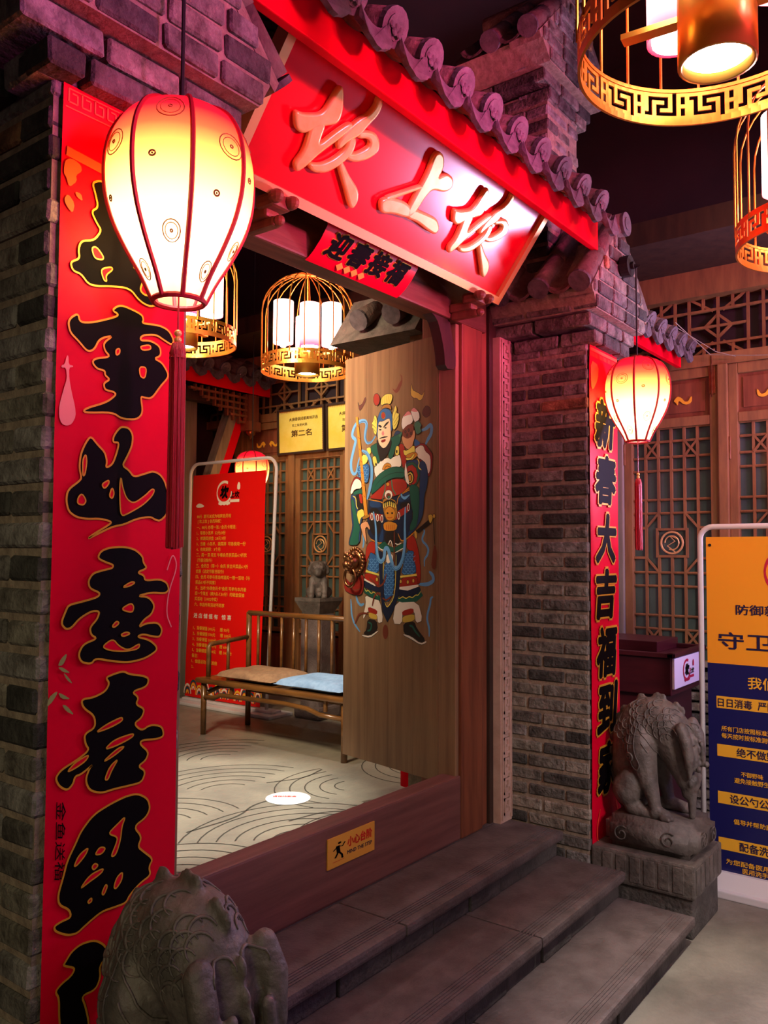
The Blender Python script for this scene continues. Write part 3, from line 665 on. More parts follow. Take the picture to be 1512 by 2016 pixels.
# bowed guardian beast: head down to the front (-y), arched scaly back, seated haunches
BL=[]
ch=[((0,.125,.10),.095),((0,.135,.22),.105),((0,.12,.33),.112),((0,.075,.395),.118),((0,.025,.41),.12),((0,-.03,.402),.12),((0,-.08,.37),.115),((0,-.115,.31),.102),((0,-.14,.25),.086)]
for (a,ra),(b,rb) in zip(ch,ch[1:]): BL.append((a,b,ra,rb,.92))
BL+=[((0,-.14,.25),(0,-.165,.19),.078,.066),((0,-.165,.19),(0,-.19,.165),.062,.052),((0,-.185,.14),(0,-.17,.12),.042,.036),((0,-.195,.13),(0,-.195,.02),.028,.021)]
for s in (-1,1):
    yo=0 if s<0 else -.035
    BL+=[((s*.055,.075,.43),(s*.082,.06,.31),.05,.080),((s*.082,.06,.31),(s*.098,.02,.17),.080,.054),((s*.097,.015,.17),(s*.1,.0,.12),.050,.040),((s*.1,.0,.14),(s*.1,-.02,.05),.040,.034),
         ((s*.1,-.02,.03),(s*.1,-.085+yo,.02),.036,.027),((s*.08,-.07+yo,.016),(s*.078,-.11+yo,.013),.017,.013),((s*.103,-.08+yo,.016),(s*.105,-.12+yo,.013),.017,.013),((s*.125,-.07+yo,.016),(s*.13,-.108+yo,.013),.017,.013)]
    BL+=[((s*.085,.125,.11),(s*.09,.105,.14),.078,.07),((s*.095,.1,.04),(s*.1,.03,.02),.042,.028),((s*.113,.03,.018),(s*.113,0,.013),.018,.014),((s*.088,.03,.018),(s*.088,0,.013),.018,.014)]
    BL+=[((s*.06,-.13,.37),(s*.09,-.17,.41),.03,.034),((s*.09,-.17,.41),(s*.098,-.20,.36),.034,.034),((s*.098,-.20,.36),(s*.092,-.215,.28),.034,.028),((s*.092,-.215,.28),(s*.075,-.21,.20),.028,.012),((s*.05,-.235,.33),(s*.06,-.245,.24),.016,.014)]
    BL+=[((s*.045,-.195,.27),(s*.066,-.195,.25),.026,.018),((s*.028,-.22,.185),(s*.045,-.205,.17),.024,.02),((s*.045,-.208,.24),.02)]
BL+=[((0,.18,.03),(.02,.2,.06),.03,.042),((.02,.2,.06),(.0,.215,.16),.042,.028)]
for i in range(13):
    t=i/12; k=t*(len(ch)-2)+.6; j=min(len(ch)-2,int(k)); c=Vector(ch[j][0]).lerp(Vector(ch[j+1][0]),k-j); d=(Vector(ch[j+1][0])-Vector(ch[j][0])).normalized(); u=d.cross(Vector((1,0,0))); u=u if u.dot(c-Vector((0,.0,.25)))>0 else -u
    BL.append((tuple(c+u*(ch[j][1]+.002)),(.011,.026,.026)))
_beast=remeshed(mball(BL),.007,4)
# small seated lion of the hitching post
LI=[((0,0,.05),(0,0,.12),.075,.07),((0,-.02,.12),(0,-.035,.17),.065,.058),((0,-.05,.215),(0,-.055,.22),.062,.062),((0,-.1,.2),(0,-.105,.195),.035,.033),((0,.05,.04),(0,.06,.06),.06,.05)]
for s in (-1,1):
    LI+=[((s*.045,-.05,.13),(s*.05,-.085,.02),.03,.024),((s*.05,-.1,.012),.026),((s*.06,.03,.04),(s*.06,-.03,.015),.045,.024),((s*.05,-.035,.265),.018),((s*.03,-.1,.235),.016)]
for k in range(9): a=k*PI/8; LI.append(((.062*math.cos(a),-.03,.2+.062*math.sin(a)),.026))
LI.append(((0,.09,.1),(0,.08,.2),.02,.03))
_lion=remeshed(mball(LI),.007,3)
DG=bpy.context.evaluated_depsgraph_get(); DG.update()
def grab(o):
    me=bpy.data.meshes.new_from_object(o.evaluated_get(DG)); return me
N0={}
def glyphs(key,fn,Nn):
    Nn=Vector(Nn); n=N0[key]; return [fn(x,y)+Nn*(.00012*(i//n)) for i,(x,y) in enumerate(TX[key][0])]
for key,o in _pending:
    me=grab(o); vs=[(v.co.x,v.co.y) for v in me.vertices]; fs=[tuple(p.vertices) for p in me.polygons]
    n0=len(vs)
    if BOLD[key]:   # heavier strokes: the glyph repeated around a small circle
        b=BOLD[key]; n0=len(vs); k=8 if b>.03 else 4; v0,f0=vs,fs; vs=[];fs=[]
        for q in range(k):
            a=2*PI*(q+.5)/k; fs+=[tuple(i+n0*q for i in f) for f in f0]; vs+=[(x+b*math.cos(a),y+b*math.sin(a)) for x,y in v0]
    x0=min(v[0] for v in vs); x1=max(v[0] for v in vs); y0=min(v[1] for v in vs); y1=max(v[1] for v in vs)
    TX[key]=([(x-x0,y-y0) for x,y in vs],fs,x1-x0,y1-y0); N0[key]=n0
    bpy.data.meshes.remove(me)
SIGNM=[]
for o in _sign:
    me=grab(o); SIGNM.append(([v.co.copy() for v in me.vertices],[tuple(p.vertices) for p in me.polygons])); bpy.data.meshes.remove(me)
BEASTM=grab(_beast)
for v in BEASTM.vertices:
    if v.co.y<0: v.co.y*=.84
    v.co.x*=.90; v.co.y*=.90; v.co.z*=.975
LIONM=grab(_lion)
for o in [o for _,o in _pending]+_sign+[_beast,_lion]: bpy.data.objects.remove(o)
for me in (BEASTM,LIONM):
    me.materials.clear(); me.materials.append(mSTONE); me.polygons.foreach_set('use_smooth',[True]*len(me.polygons))
def text(mb,key,O,U,V,h=None,w=None,N=(0,0,0),off=0,align='L',m=0):
    vs,fs,tw,th=TX[key]; U=Vector(U);V=Vector(V);O=Vector(O)+Vector(N)*off
    sy=h/th if h else w/tw; sx=w/tw if w else sy
    dx={'L':0,'C':-tw*sx/2,'R':-tw*sx}[align]
    mb.add(glyphs(key,lambda x,y:O+U*(x*sx+dx)+V*(y*sy),U.cross(V)),fs,m); return tw*sx

# ---------------------------------------------------------------- bricks
_bc={}
def brickmesh(lx,ly,lz,k=None):
    k=rnd.randrange(4) if k is None else k
    key=(round(lx,3),round(ly,3),round(lz,3),k)
    if key in _bc: return _bc[key]
    r=random.Random(hash(key)%9999); bm=bmesh.new(); bmesh.ops.create_cube(bm,size=1)
    for v in bm.verts: v.co=Vector((v.co.x*lx,v.co.y*ly,v.co.z*lz))+Vector((r.uniform(-1,1)*.0025,r.uniform(-1,1)*.0025,r.uniform(-1,1)*.002))
    bmesh.ops.bevel(bm,geom=list(bm.edges),offset=.006,segments=1,affect='EDGES')
    _bc[key]=MB().bm(bm).mesh('brick',mBRICK); return _bc[key]
def row(parent,axis,fixed,a0,a1,zc,depth,offs,lz=.050,out=0,L=.24,gap=.012):
    # bricks along axis (0=x,1=y) between a0 and a1; fixed = centre on the other axis
    a=a0-offs
    while a<a1-.02:
        b0=max(a,a0); b1=min(a+L-gap,a1-gap if a+L<a1+.01 else a1)
        if b1-b0>.03:
            j=rnd.uniform(-.003,.003)+out; c=(b0+b1)/2
            if axis==0: inst('brick',brickmesh(b1-b0,depth,lz),(c,fixed+j,zc),parent)
            else: inst('brick',brickmesh(depth,b1-b0,lz),(fixed+j,c,zc),parent)
        a+=L
def pier(parent,x0,x1,y0,y1,z0,z1,D=.113,faces='FLRB'):
    n=round((z1-z0)/.067); dz=(z1-z0)/n
    for i in range(n):
        z=z0+(i+.5)*dz; o=(i%2)*.12
        if 'F' in faces: row(parent,0,y0+D/2,x0+(0 if i%2 else D+.012),x1-(D+.012 if i%2 else 0),z,D,0 if i%2 else .1,out=.006)
        if 'L' in faces: row(parent,1,x0+D/2,y0+(D+.012 if i%2 else 0),y1,z,D,o*.4)
        if 'R' in faces: row(parent,1,x1-D/2,y0+(0 if i%2 else D+.012),y1,z,D,o*.6)
    return MB().box((x0+.007,y0+.007,z0),(x1-.007,y1-.004,z1))

# ---------------------------------------------------------------- the setting
fl=solo('floor',MB().box((-5,-6,-.1),(5.5,2.2,0)),mFLOOR,kind='structure')
f2=MB().box((.95,2.08,.0),(5.5,6.4,.345))
infl=solo('floor',f2,mINFLOOR,kind='structure')
# engraved wave lines of the stamped courtyard floor
g=MB(); Pf=lambda u,v: Vector((u,v,.3462))
def wave(cx,cy,r0,nr,a0,a1,dr=.085):
    for k in range(nr):
        r=r0+k*dr; pts=[(cx+r*math.cos(a0+(a1-a0)*i/14),cy+r*math.sin(a0+(a1-a0)*i/14)*.9) for i in range(15)]
        g.ribbon(pts,.007,Pf,closed=False)
wave(2.75,2.55,.12,6,.2,2.3); wave(3.05,3.35,.15,6,.1,2.0); wave(3.55,2.9,.1,5,1.2,3.4); wave(2.45,3.2,.12,5,-.3,1.9); wave(3.5,3.9,.12,6,.3,2.4); wave(2.6,4.0,.1,6,-.2,2.0); wave(3.0,2.35,.1,4,.4,2.6); wave(4.2,2.8,.12,5,1.5,3.6); wave(2.1,2.6,.1,5,-.2,1.6)
for q in ([(2.5,3.0),(2.8,2.98),(3.0,3.08),(3.25,3.0)],[(2.9,2.75),(3.1,2.72),(3.2,2.62),(3.35,2.65)],[(3.3,3.3),(3.5,3.2),(3.7,3.25)]): g.ribbon(chaikin(q,False,3),.011,Pf,closed=False)
part('groove',g,mGROOVE,infl,kind='stuff')
solo('ceiling',MB().box((-5,-6,5.0),(5.6,6.5,5.1)),mCEIL,kind='structure')
wb=solo('wall_back',MB().box((.9,6.3,.345),(5.5,6.4,5.0)),mDARKWALL,kind='structure')
ww=solo('wall_left',MB().box((-5,2.05,0),(.93,2.15,5.0)).box((.9,2.15,0),(.98,6.3,5.0)),mDARKWALL,kind='structure')
wr=solo('wall_right',MB().box((5.5,-6,0),(5.6,6.4,5.0)),mCEIL,kind='structure')
wg=solo('wall_gate',MB().box((3.60,2.22,0),(5.5,2.3,3.6)).box((1.0,2.3,3.05),(3.6,2.38,3.6)),mMORT,kind='structure')
for i in range(9):   # a strip of gate wall brickwork under the side eave
    row(wg,0,2.20,3.96,5.46,2.35+i*.067,.04,(i%2)*.12)
# brick wainscot below the lattice doors of the right wall
for i in range(13):
    row(wr,1,5.47,.3,2.16,.035+i*.067,.06,(i%2)*.12)
wtop=MB().box((5.40,-.6,.90),(5.5,2.2,.935)); 
part('window_ledge',wtop,mGREYWOOD,wr)
# beams and frieze of the right wall
for (ya,yb) in ((-.6,2.2),(2.32,6.28)):
    part('head_beam',MB().box((5.40,ya,2.80),(5.5,yb,2.875)),mLAT,wr)
    part('top_beam',MB().box((5.38,ya,3.25),(5.5,yb,3.42)),mLAT,wr)
    fz=MB(); n=int((yb-ya)/.09)
    for k in range(n+1):
        y=ya+k*(yb-ya)/n
        if k%5 in(0,1): fz.box((5.455,y-.008,2.875),(5.475,y+.008,3.25))
        elif k%5 in (2,4): fz.box((5.455,y-.008,2.875),(5.475,y+.008,2.95)); fz.box((5.455,y-.008,3.17),(5.475,y+.008,3.25))
        if k%5==3:
            zc=3.0625; dd=.075
            for s in(-1,1):
                for q in(-1,1): fz.beam((5.465+q*.0006+s*.0003,y,zc+s*dd),(5.465+q*.0006+s*.0003,y+q*dd*1.1,zc),.016,.0165,(1,0,0)); fz.beam((5.465+q*.0008-s*.0004,y+q*.165,zc+s*.19),(5.465+q*.0008-s*.0004,y+q*.03,zc+s*.1),.016,.0145,(1,0,0))
            fz.box((5.455,y-.008,2.875),(5.475,y+.008,3.25)); fz.box((5.4535,y-.17,zc-.008),(5.4765,y+.17,zc+.008))
    for z in (2.95,3.17): fz.box((5.4528,ya,z-.008),(5.4772,yb,z+.008))
    part('frieze_lattice',fz,mLAT,wr,kind='stuff')
    part('ceiling_soffit',MB().box((4.75,ya,3.42),(5.5,yb,3.47)).box((4.75,ya,3.47),(4.85,yb,3.56)),mDARKW,wr)
for y0,y1 in ((2.085,2.2),(1.41,1.47),(.74,.8),(2.32,2.42),(4.45,4.53),(5.10,5.17),(5.77,5.87)):
    part('wall_post',MB().bbox((5.39,y0,.0 if y1<2.25 else .345),(5.5,y1,2.80),.006),mGREYWOOD if y0>2 and y1<2.25 else mLAT,wr)
def door(idx,ya,yb,zb=.93,zt=2.43,low=None):
    x=5.445; d=MB(); st=.055
    for a,b in ((ya,ya+st),(yb-st,yb)): d.bbox((x-.03,a,low or zb-.03),(x+.03,b,2.80),.005)
    for a,b in ((zb-.03,zb),(zt,zt+.06),(2.735,2.80)): d.bbox((x-.03,ya+st,a),(x+.03,yb-st,b),.005)
    D=solo('door_%d'%idx,d,mLAT,kind='structure')
    y0=ya+st;y1=yb-st; h=MB(); Y=lambda f:y1+(y0-y1)*f; H=(zt-zb)
    zc=(zt+zb)/2; Zs=[(1-f)*H/2 for f in (0,.117,.254,.371,.625,.742,.87)]
    bw=.008
    for k in range(1,6):
        f=k/6
        if k in (2,3,4): h.box((x-.012,Y(f)-bw,zb),(x+.006,Y(f)+bw,zc-.095)); h.box((x-.012,Y(f)-bw,zc+.095),(x+.006,Y(f)+bw,zt))
        else: h.box((x-.012,Y(f)-bw,zb),(x+.006,Y(f)+bw,zt))
    for s in(-1,1):
        for i,z in enumerate(Zs):
            if i==6: h.box((x-.0132,min(Y(0),Y(.17)),zc+s*z-bw),(x+.0068,max(Y(0),Y(.17)),zc+s*z+bw)); h.box((x-.0132,min(Y(1),Y(.83)),zc+s*z-bw),(x+.0068,max(Y(1),Y(.83)),zc+s*z+bw)); continue
            h.tube([(x-.004,Y(0),zc+s*z),(x-.004,Y(1),zc+s*z)],.009,6)
        for q in(0,1):
            fa,fb=(.167,.333) if q==0 else (.833,.667)
            za,zb2=zc+s*Zs[1],zc+s*Zs[2]
            h.beam((x-.0055,Y(fa),za),(x-.0055,Y(fb),zb2),.013,.015,(1,0,0)); h.beam((x-.0075,Y(fa),zb2),(x-.0075,Y(fb),za),.013,.015,(1,0,0))
            h.beam((x-.0065,Y(fa),zc+s*Zs[6]),(x-.0065,Y(fb),zc+s*Zs[5]),.013,.014,(1,0,0))
    h.box((x-.014,Y(.31),zc+.08),(x+.006,Y(.69),zc+.095)).box((x-.014,Y(.31),zc-.095),(x+.006,Y(.69),zc-.08))
    for f in(.31,.69): h.box((x-.0152,Y(f)-.007,zc-.0955),(x+.0052,Y(f)+.007,zc+.0955))
    part('lattice',h,mLAT,D,kind='stuff')
    yc=(y0+y1)/2; md=MB(); md.tube([(x-.012,yc+.07*math.cos(a*PI/12),zc+.07*math.sin(a*PI/12)) for a in range(24)],.007,6,True)
    md.tube([(x-.012,yc+.045*math.cos(a),zc+.045*math.sin(a)*1.0) for a in [i*.32 for i in range(17)]],.004,5); md.tube([(x-.012,yc-.02,zc-.06),(x-.012,yc+.03,zc-.02),(x-.012,yc-.02,zc+.01),(x-.012,yc+.015,zc+.045),(x-.012,yc-.03,zc+.03)],.0045,5)
    part('medallion',md,mGOLDF,D,label='gilded round medallion')
    part('pane',MB().box((x+.012,y0,zb),(x+.018,y1,zt)),mGLASS,D)
    part('door_panel',MB().box((x-.012,y0+.03,zt+.09),(x+.012,y1-.03,2.71)).box((x-.004,y0,zt+.06),(x+.012,y1,2.735)),mWOOD,D)
    bt=MB()
    for s in(-1,1):
        q=[(.005,0),(.03,.03),(.055,.02),(.075,-.008),(.1,-.01),(.115,.02),(.122,.02),(.118,-.018),(.09,-.03),(.065,-.022),(.05,-.005),(.035,.0),(.03,-.03),(.02,-.01)]
        bt.prism(chaikin([(s*(u+.018),v) for u,v in q]),lambda u,v:Vector((x-.0125,yc-u,(zt+2.77)/2+v)),(-.006,0,0))
    part('bat_ornament',bt,mYEL,D,label='yellow carved bat ornament')
    if low:
        lp=MB()
        for a,b in ((low,.50),(.53,zb-.05)): lp.box((x-.004,y0,a),(x+.012,y1,b)).box((x-.014,y0+.04,a+.03),(x,y1-.04,b-.03))
        part('lower_panel',lp,mWOOD,D)
        hg=MB().tube([(x-.035,yb+.004,1.9),(x-.035,yb+.004,2.03)],.008,6); part('hinge',hg,mBRONZE,D)
    else: part('hinge',MB().tube([(x-.035,yb-.004,2.2),(x-.035,yb-.004,2.34)],.008,6),mBRONZE,D)
    return D
door(1,1.47,2.085); door(2,.80,1.41); door(3,.13,.74); door(4,4.53,5.10,low=.36); door(5,5.17,5.77,low=.36); door(6,3.86,4.45,low=.36); door(7,3.2,3.8,low=.36)
part('latch',MB().bbox((5.405,1.485,2.62),(5.413,1.525,2.80),.003).tube([(5.40,1.505,2.6),(5.40,1.505,2.86)],.005,6).ball((5.40,1.49,2.9),.009),mBRONZE,wr)
# wire strung along the right wall
solo('cable',MB().tube([(5.0,1.6,3.0)]+[(5.36,1.5-.12*k,2.86-.06*math.sin(k/9*PI)) for k in range(10)],.0028,5).tube([(5.02,1.62,2.99),(5.3,1.45,2.86),(5.37,1.35,2.83)],.002,5),mGREYWOOD,'thin pale cable sagging along the beam above the lattice doors','cable')
# ---------------------------------------------------------------- steps
ST=thing('stone_steps',(2.43,1.5,0),None,None,kind='structure')
xs0,xs1=1.28,3.575; r=.115
for k,(y0,y1) in enumerate(((1.09,1.43),(1.385,1.72),(1.675,1.985))):
    z=r*(k+1); cuts=[(xs0,2.35),(2.353,xs1)] if k!=1 else [(xs0,1.75),(1.753,2.78),(2.783,xs1)]
    for a,b in cuts: part('tread_slab',MB().bbox((a,y0,z-.042),(b,y1,z),.012),mSTEP,ST)
    gr=MB()
    for i in range(5): gr.box((xs0+.02,y0+.035+i*.012,z),(xs1-(.02 if k else .04),y0+.039+i*.012,z+.0025))
    part('tread_grip',gr,mSTEP,ST,kind='stuff')
    x=xs0; i=0
    while x<xs1-.05:
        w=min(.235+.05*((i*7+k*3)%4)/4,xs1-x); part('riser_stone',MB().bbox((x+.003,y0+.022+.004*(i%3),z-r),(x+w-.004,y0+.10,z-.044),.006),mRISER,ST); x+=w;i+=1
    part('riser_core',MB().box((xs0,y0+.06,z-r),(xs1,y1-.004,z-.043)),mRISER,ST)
solo('floor',MB().box((1.28,1.985,.0),(3.575,2.08,.345)),mSTEP,kind='structure')
# ---------------------------------------------------------------- gable caps on brick pillars
def tube_tile(mb,p0,p1,r,end=True):
    p0=Vector(p0);p1=Vector(p1); n=max(2,int((p1-p0).length/.16))
    for i in range(n):
        a=p0.lerp(p1,i/n); b=p0.lerp(p1,(i+1)/n+.01); mb.tube([a,b],[r*1.03,r*.97],12)
def endtile(me_name='x'): pass
def gable(parent,xc,y0,y1,zb,hw=.31,hwm=.345,h=.44,corbel=True):
    zc=zb+.09; zp=zb+h
    # mortar core
    P=lambda u,v:Vector((xc+u,y0+.012,v))
    core=[(-hw+.012,zb),(hw-.012,zb),(hwm-.014,zc),(.06,zp-.02),(-.06,zp-.02),(-hwm+.014,zc)]
    part('gable_core',MB().prism(core,P,(0,y1-y0-.012,0)),mMORT,parent)
    # individual bricks of the front face, clipped to the gable line
    z=zb;i=0
    while z<zp-.05:
        w=hw+(hwm-hw)*(z-zb)/.09 if z<zc else max(.04,hwm+(.06-hwm)*(z+.038-zc)/(zp-zc))
        row(parent,0,y0+.06,xc-w+.004,xc+w-.004,z+.033,.12,(i%2)*.115,.055,L=.165)
        z+=.067;i+=1
    # side bricks
    for s in(-1,1):
        for i in range(2): row(parent,1,xc+s*(hw-.05),y0+.13,y1,zb+.033+i*.067,.1,(i%2)*.115,.055)
    # plastered verge strip on the sloping edges
    for s in(-1,1):
        v=[(s*(hwm-.01),zc-.03),(s*(hwm+.004),zc),(s*.05,zp+.010),(s*.05,zp-.03),(s*(hwm-.035),zc-.01)]
        part('verge_strip',MB().prism(v,lambda u,vv:Vector((xc+u,y0+.010,vv)),(0,.16,0)),mMORT,parent)
    if corbel:
        for i in range(2):
            row(parent,0,y0+.05+.06,xc-hw+.03+i*.06,xc+hw-.03-i*.06,zb-.033-i*.067,.12,i*.1,.058,L=.2)
            for s in(-1,1): row(parent,1,xc+s*(hw-.08-i*.06),y0+.1,y1-.02,zb-.033-i*.067,.1,i*.1,.058)
    # tiled slopes
    n=int((y1-y0)/.2)
    for s in(-1,1):
        for k in range(n):
            y=y0+.055+k*.2; e=MB(); tube_tile(e,(xc+s*(hwm+.02),y,zc+.03),(xc+s*.03,y,zp+.03),.047); part('cover_tile',e,mTILE,parent,True)
            d=MB(); c=Vector((xc+s*(hwm+.028),y,zc+.025)); ax=Vector((s*(hwm),0,-(zp-zc))).normalized()
            d.tube([c-ax*.002,c+ax*.014],.05,14); part('tile_end',d,mTILEE,parent)
            pt=MB(); q=arcpts((0,0),.075,R(200),R(340),8)
            dv=Vector((xc+s*.03,0,zp))-Vector((xc+s*(hwm+.03),0,zc))
            pt.prism([(a,b) for a,b in q]+[(a*.85,b*.82) for a,b in q[::-1]],lambda u,v:Vector((xc+s*(hwm+.025),y+.1+u,zc+.055+v)),dv); part('pan_tile',pt,mTILE,parent)
    rg=MB().tube([(xc,y0-.01,zp+.055),(xc,y1,zp+.055)],.055,14); part('ridge_tile',rg,mTILE,parent,True)
    part('tile_end',MB().tube([(xc,y0-.022,zp+.055),(xc,y0-.008,zp+.055)],.056,16).tube([(xc,y0-.026,zp+.055),(xc,y0-.02,zp+.055)],.03,10),mTILEE,parent)
LP=thing('brick_pillar',(1.09,1.75,0),'grey brick gate pillar on the left carrying the large red couplet','pillar')
part('mortar_core',pier(LP,.912,1.269,1.552,2.04,0,2.60,faces='FLR'),mMORT,LP)
gable(LP,1.10,1.45,2.04,2.70,hw=.32,hwm=.37,h=.45)
RP=thing('brick_pillar',(3.765,1.75,0),'dark brick gate pillar on the right with lantern pulley under its tiled gable','pillar')
part('mortar_core',pier(RP,3.585,3.94,1.552,2.21,0,2.60,faces='FLR'),mMORT,RP)
gable(RP,3.775,1.45,2.21,2.70,hw=.30,hwm=.34,h=.41)
UP=thing('brick_gable',(3.76,1.95,2.9),'tall weathered brick gable rising behind the eave beside the large bird cage lamp','gable')
part('mortar_core',pier(UP,3.585,3.93,1.74,2.2,2.95,3.85,faces='FLR'),mMORT,UP)
gable(UP,3.80,1.68,2.2,3.93,hw=.30,hwm=.40,h=.44)
# ---------------------------------------------------------------- tiled eaves
def eave(name,label,x0,x1,y,zb,zt,n,x_first,sp=.186,depth=1.1,slope=.5,rt=.05,board=.03):
    T=thing(name,((x0+x1)/2,y,zb),label,'eave')
    part('fascia_board',MB().bbox((x0,y,zb),(x1,y+board,zt),.004),mRED,T,label='red lacquered fascia board')
    part('roof_deck',MB().prism([(y+.005,zt+.002),(y+depth,zt+.002+depth*slope),(y+depth,zt+.04+depth*slope),(y+.005,zt+.04)],lambda u,v:Vector((x0,u,v)),(x1-x0,0,0)),mDARKW,T)
    for k in range(n):
        x=x_first+k*sp
        if x>x1+.03 or x<x0-.02: continue
        za=zt+.012; ya=y-.075
        e=MB(); tube_tile(e,(x,ya,za),(x,y+depth,za+(depth+.075)*slope),rt); part('cover_tile',e,mTILE,T,True)
        d=MB().tube([(x,ya-.014,za-.007),(x,ya+.004,za+.002)],rt*1.1,16); d.tube([(x,ya-.018,za-.009),(x,ya-.01,za-.005)],rt*.72,14)
        for q in range(6):
            a=q*PI/3; d.ball((x+rt*.42*math.cos(a),ya-.018,za-.009+rt*.42*math.sin(a)),(.012,.006,.012),6,4)
        d.ball((x,ya-.018,za-.009),(.012,.007,.012),6,4); part('tile_end',d,mTILEE,T)
        xm=x+sp/2
        if xm>x1+.02: continue
        q=arcpts((0,.09),.1,R(212),R(328),9); th=[(a,b-.018) for a,b in q]
        pm=MB().prism(q+th[::-1],lambda u,v:Vector((xm+u,y-.06,zt-.012+v)),(0,depth,depth*slope)); part('pan_tile',pm,mTILE,T)
        lip=[(a,b+.004) for a,b in q]+[(.083,-.018),(.074,-.045),(.055,-.062),(.035,-.068),(.012,-.078),(-.015,-.076),(-.038,-.066),(-.058,-.06),(-.076,-.042),(-.084,-.016)]
        part('drip_tile',MB().prism(lip,lambda u,v:Vector((xm+u*.80,y-.085-(.02 if v<-.02 else 0),zt-.030+v*1.0)),(0,.018,0)),mTILEE,T)
    return T
eave('tiled_eave','red fascia board with round clay tile ends above the name board',1.30,3.53,1.47,2.975,3.105,12,3.36-.187*11,.187,depth=.8)
eave('tiled_eave','short red eave with tile ends behind the small right lantern',3.96,5.36,1.68,2.80,2.90,9,4.0,depth=.5)
eave('tiled_eave','shadowed red eave with scalloped tiles over the courtyard back wall',2.6,5.42,5.43,3.03,3.17,16,2.75,depth=.9)
# ---------------------------------------------------------------- gate frame
GF=thing('gate_frame',(2.43,2.05,.345),'reddish timber gate frame of posts and lintel under the name board','gate')
for s in(0,1):
    X=lambda x:x if s else max(1.272,4.79-x)
    def bx(a,b,y0,y1,z0,z1): return ((min(X(a),X(b)),y0,z0),(max(X(a),X(b)),y1,z1))
    part('post',MB().bbox(*bx(3.19,3.372,1.98,2.2,.345,2.90),.006),mWOOD,GF)
    part('post_strip',MB().bbox(*bx(3.374,3.445,2.0,2.2,.345,2.90),.006),mWOOD,GF)
    if s: part('back_strip',MB().bbox(*bx(3.447,3.583,1.985,2.1,.345,2.90),.004),mDARKW,GF)
    part('jamb',MB().bbox(*bx(3.16,3.188,1.995,2.10,.345,2.643),.004),mDOOR,GF)
    br=chaikin([(2.90,2.72),(2.92,2.66),(3.0,2.63),(3.03,2.58),(3.06,2.50),(3.07,2.42),(3.155,2.43),(3.155,2.50),(3.13,2.56),(3.10,2.66),(3.05,2.72)],True,1)
    part('corner_bracket',MB().prism(br,lambda u,v:Vector((X(u),1.992,v)),(0,.05,0)),mDARKW,GF)
part('lintel',MB().bbox((1.42,1.975,2.645),(3.40,2.085,2.96),.008),mWOODH,GF)
part('top_rail',MB().bbox((1.3,2.0,2.97),(3.55,2.08,3.25),.008),mDARKW,GF)
for x in (1.86,3.10):
    pg=MB().bbox((x-.03,1.86,2.665),(x+.03,1.975,2.705),.012).bbox((x-.045,1.82,2.69),(x+.045,1.90,2.735),.014).ball((x-.035,1.815,2.715),(.022,.03,.022),10,8).ball((x+.035,1.815,2.715),(.022,.03,.022),10,8).bbox((x-.018,1.84,2.635),(x+.018,1.975,2.668),.01).ball((x,1.835,2.652),(.018,.022,.018),10,8)
    part('sign_peg',pg,mWOOD,GF,label='carved peg that carries the name board')
# carved key-pattern plaster strips
for s in(0,1):
    x0,x1=(3.475,3.583) if s else (1.271,1.379)
    K=thing('carved_strip',((x0+x1)/2,1.97,.345),['pale carved key-pattern strip beside the left brick pillar','pale carved key-pattern strip between timber post and right brick pillar'][s],'trim')
    part('back_slab',MB().box((x0,1.945,.345),(x1,1.984,2.64)),mPLASTER,K)
    kp=MB(); z=.38; i=0; w=x1-x0
    nb=[0]
    def B_(a,b):
        nb[0]+=1; kp.box((x0+a[0]*w,1.938-(nb[0]%7)*.0004,a[1]),(x0+b[0]*w,1.946+(nb[0]%7)*.0002,b[1]))
    B_((.08,.36),(.16,2.63)); B_((.86,.36),(.92,2.63))
    while z<2.55:
        h=.094; t=.011
        for a,b in (((.26,z),(.8,z+t)),((.26,z),(.26+.11,z+h*.8)),((.26,z+h*.8-t),(.8-.14,z+h*.8)),((.8-.14-.1,z+h*.34),(.8-.14,z+h*.8)),((.46,z+h*.34),(.66,z+h*.34+t)),((.70,z),(.8,z+h))): B_(a,b)
        z+=h; i+=1
    part('key_fret',kp,mPLASTER,K,kind='stuff')
# inner little roof ends behind the lintel, right
IR=thing('tile_coping',(3.5,2.6,2.6),'pair of round tile ends on grey coping above the open door leaf','coping')
for y,z in ((2.45,2.80),(2.66,2.80)):
    e=MB(); tube_tile(e,(3.29,y,z),(3.58,y,z+.17),.052); part('cover_tile',e,mTILE,IR,True)
    part('tile_end',MB().tube([(3.278,y,z-.006),(3.292,y,z+.002)],.055,14),mTILEE,IR)
part('coping_slab',MB().prism([(3.30,2.70),(3.58,2.70),(3.58,2.98),(3.50,2.98)],lambda u,v:Vector((u,2.32,v)),(0,.55,0)),mSTONE,IR)
part('coping_wall',MB().box((3.40,2.32,.345),(3.58,2.42,2.70)),mMORT,IR)
# threshold
TH=thing('door_sill',(2.43,2.03,.345),'tall timber threshold board across the gateway carrying a yellow sign','threshold')
part('sill_board',MB().bbox((1.602,1.982,.345),(3.186,2.072,.622),.008),mSILL,TH)
for x in (1.64,3.13): part('sill_socket',MB().bbox((x-.045,2.073,.345),(x+.045,2.16,.52),.006),mDARKW,TH)
WS=thing('warning_sign',(2.505,1.98,.49),'small yellow mind the step sign screwed to the threshold board','sign')

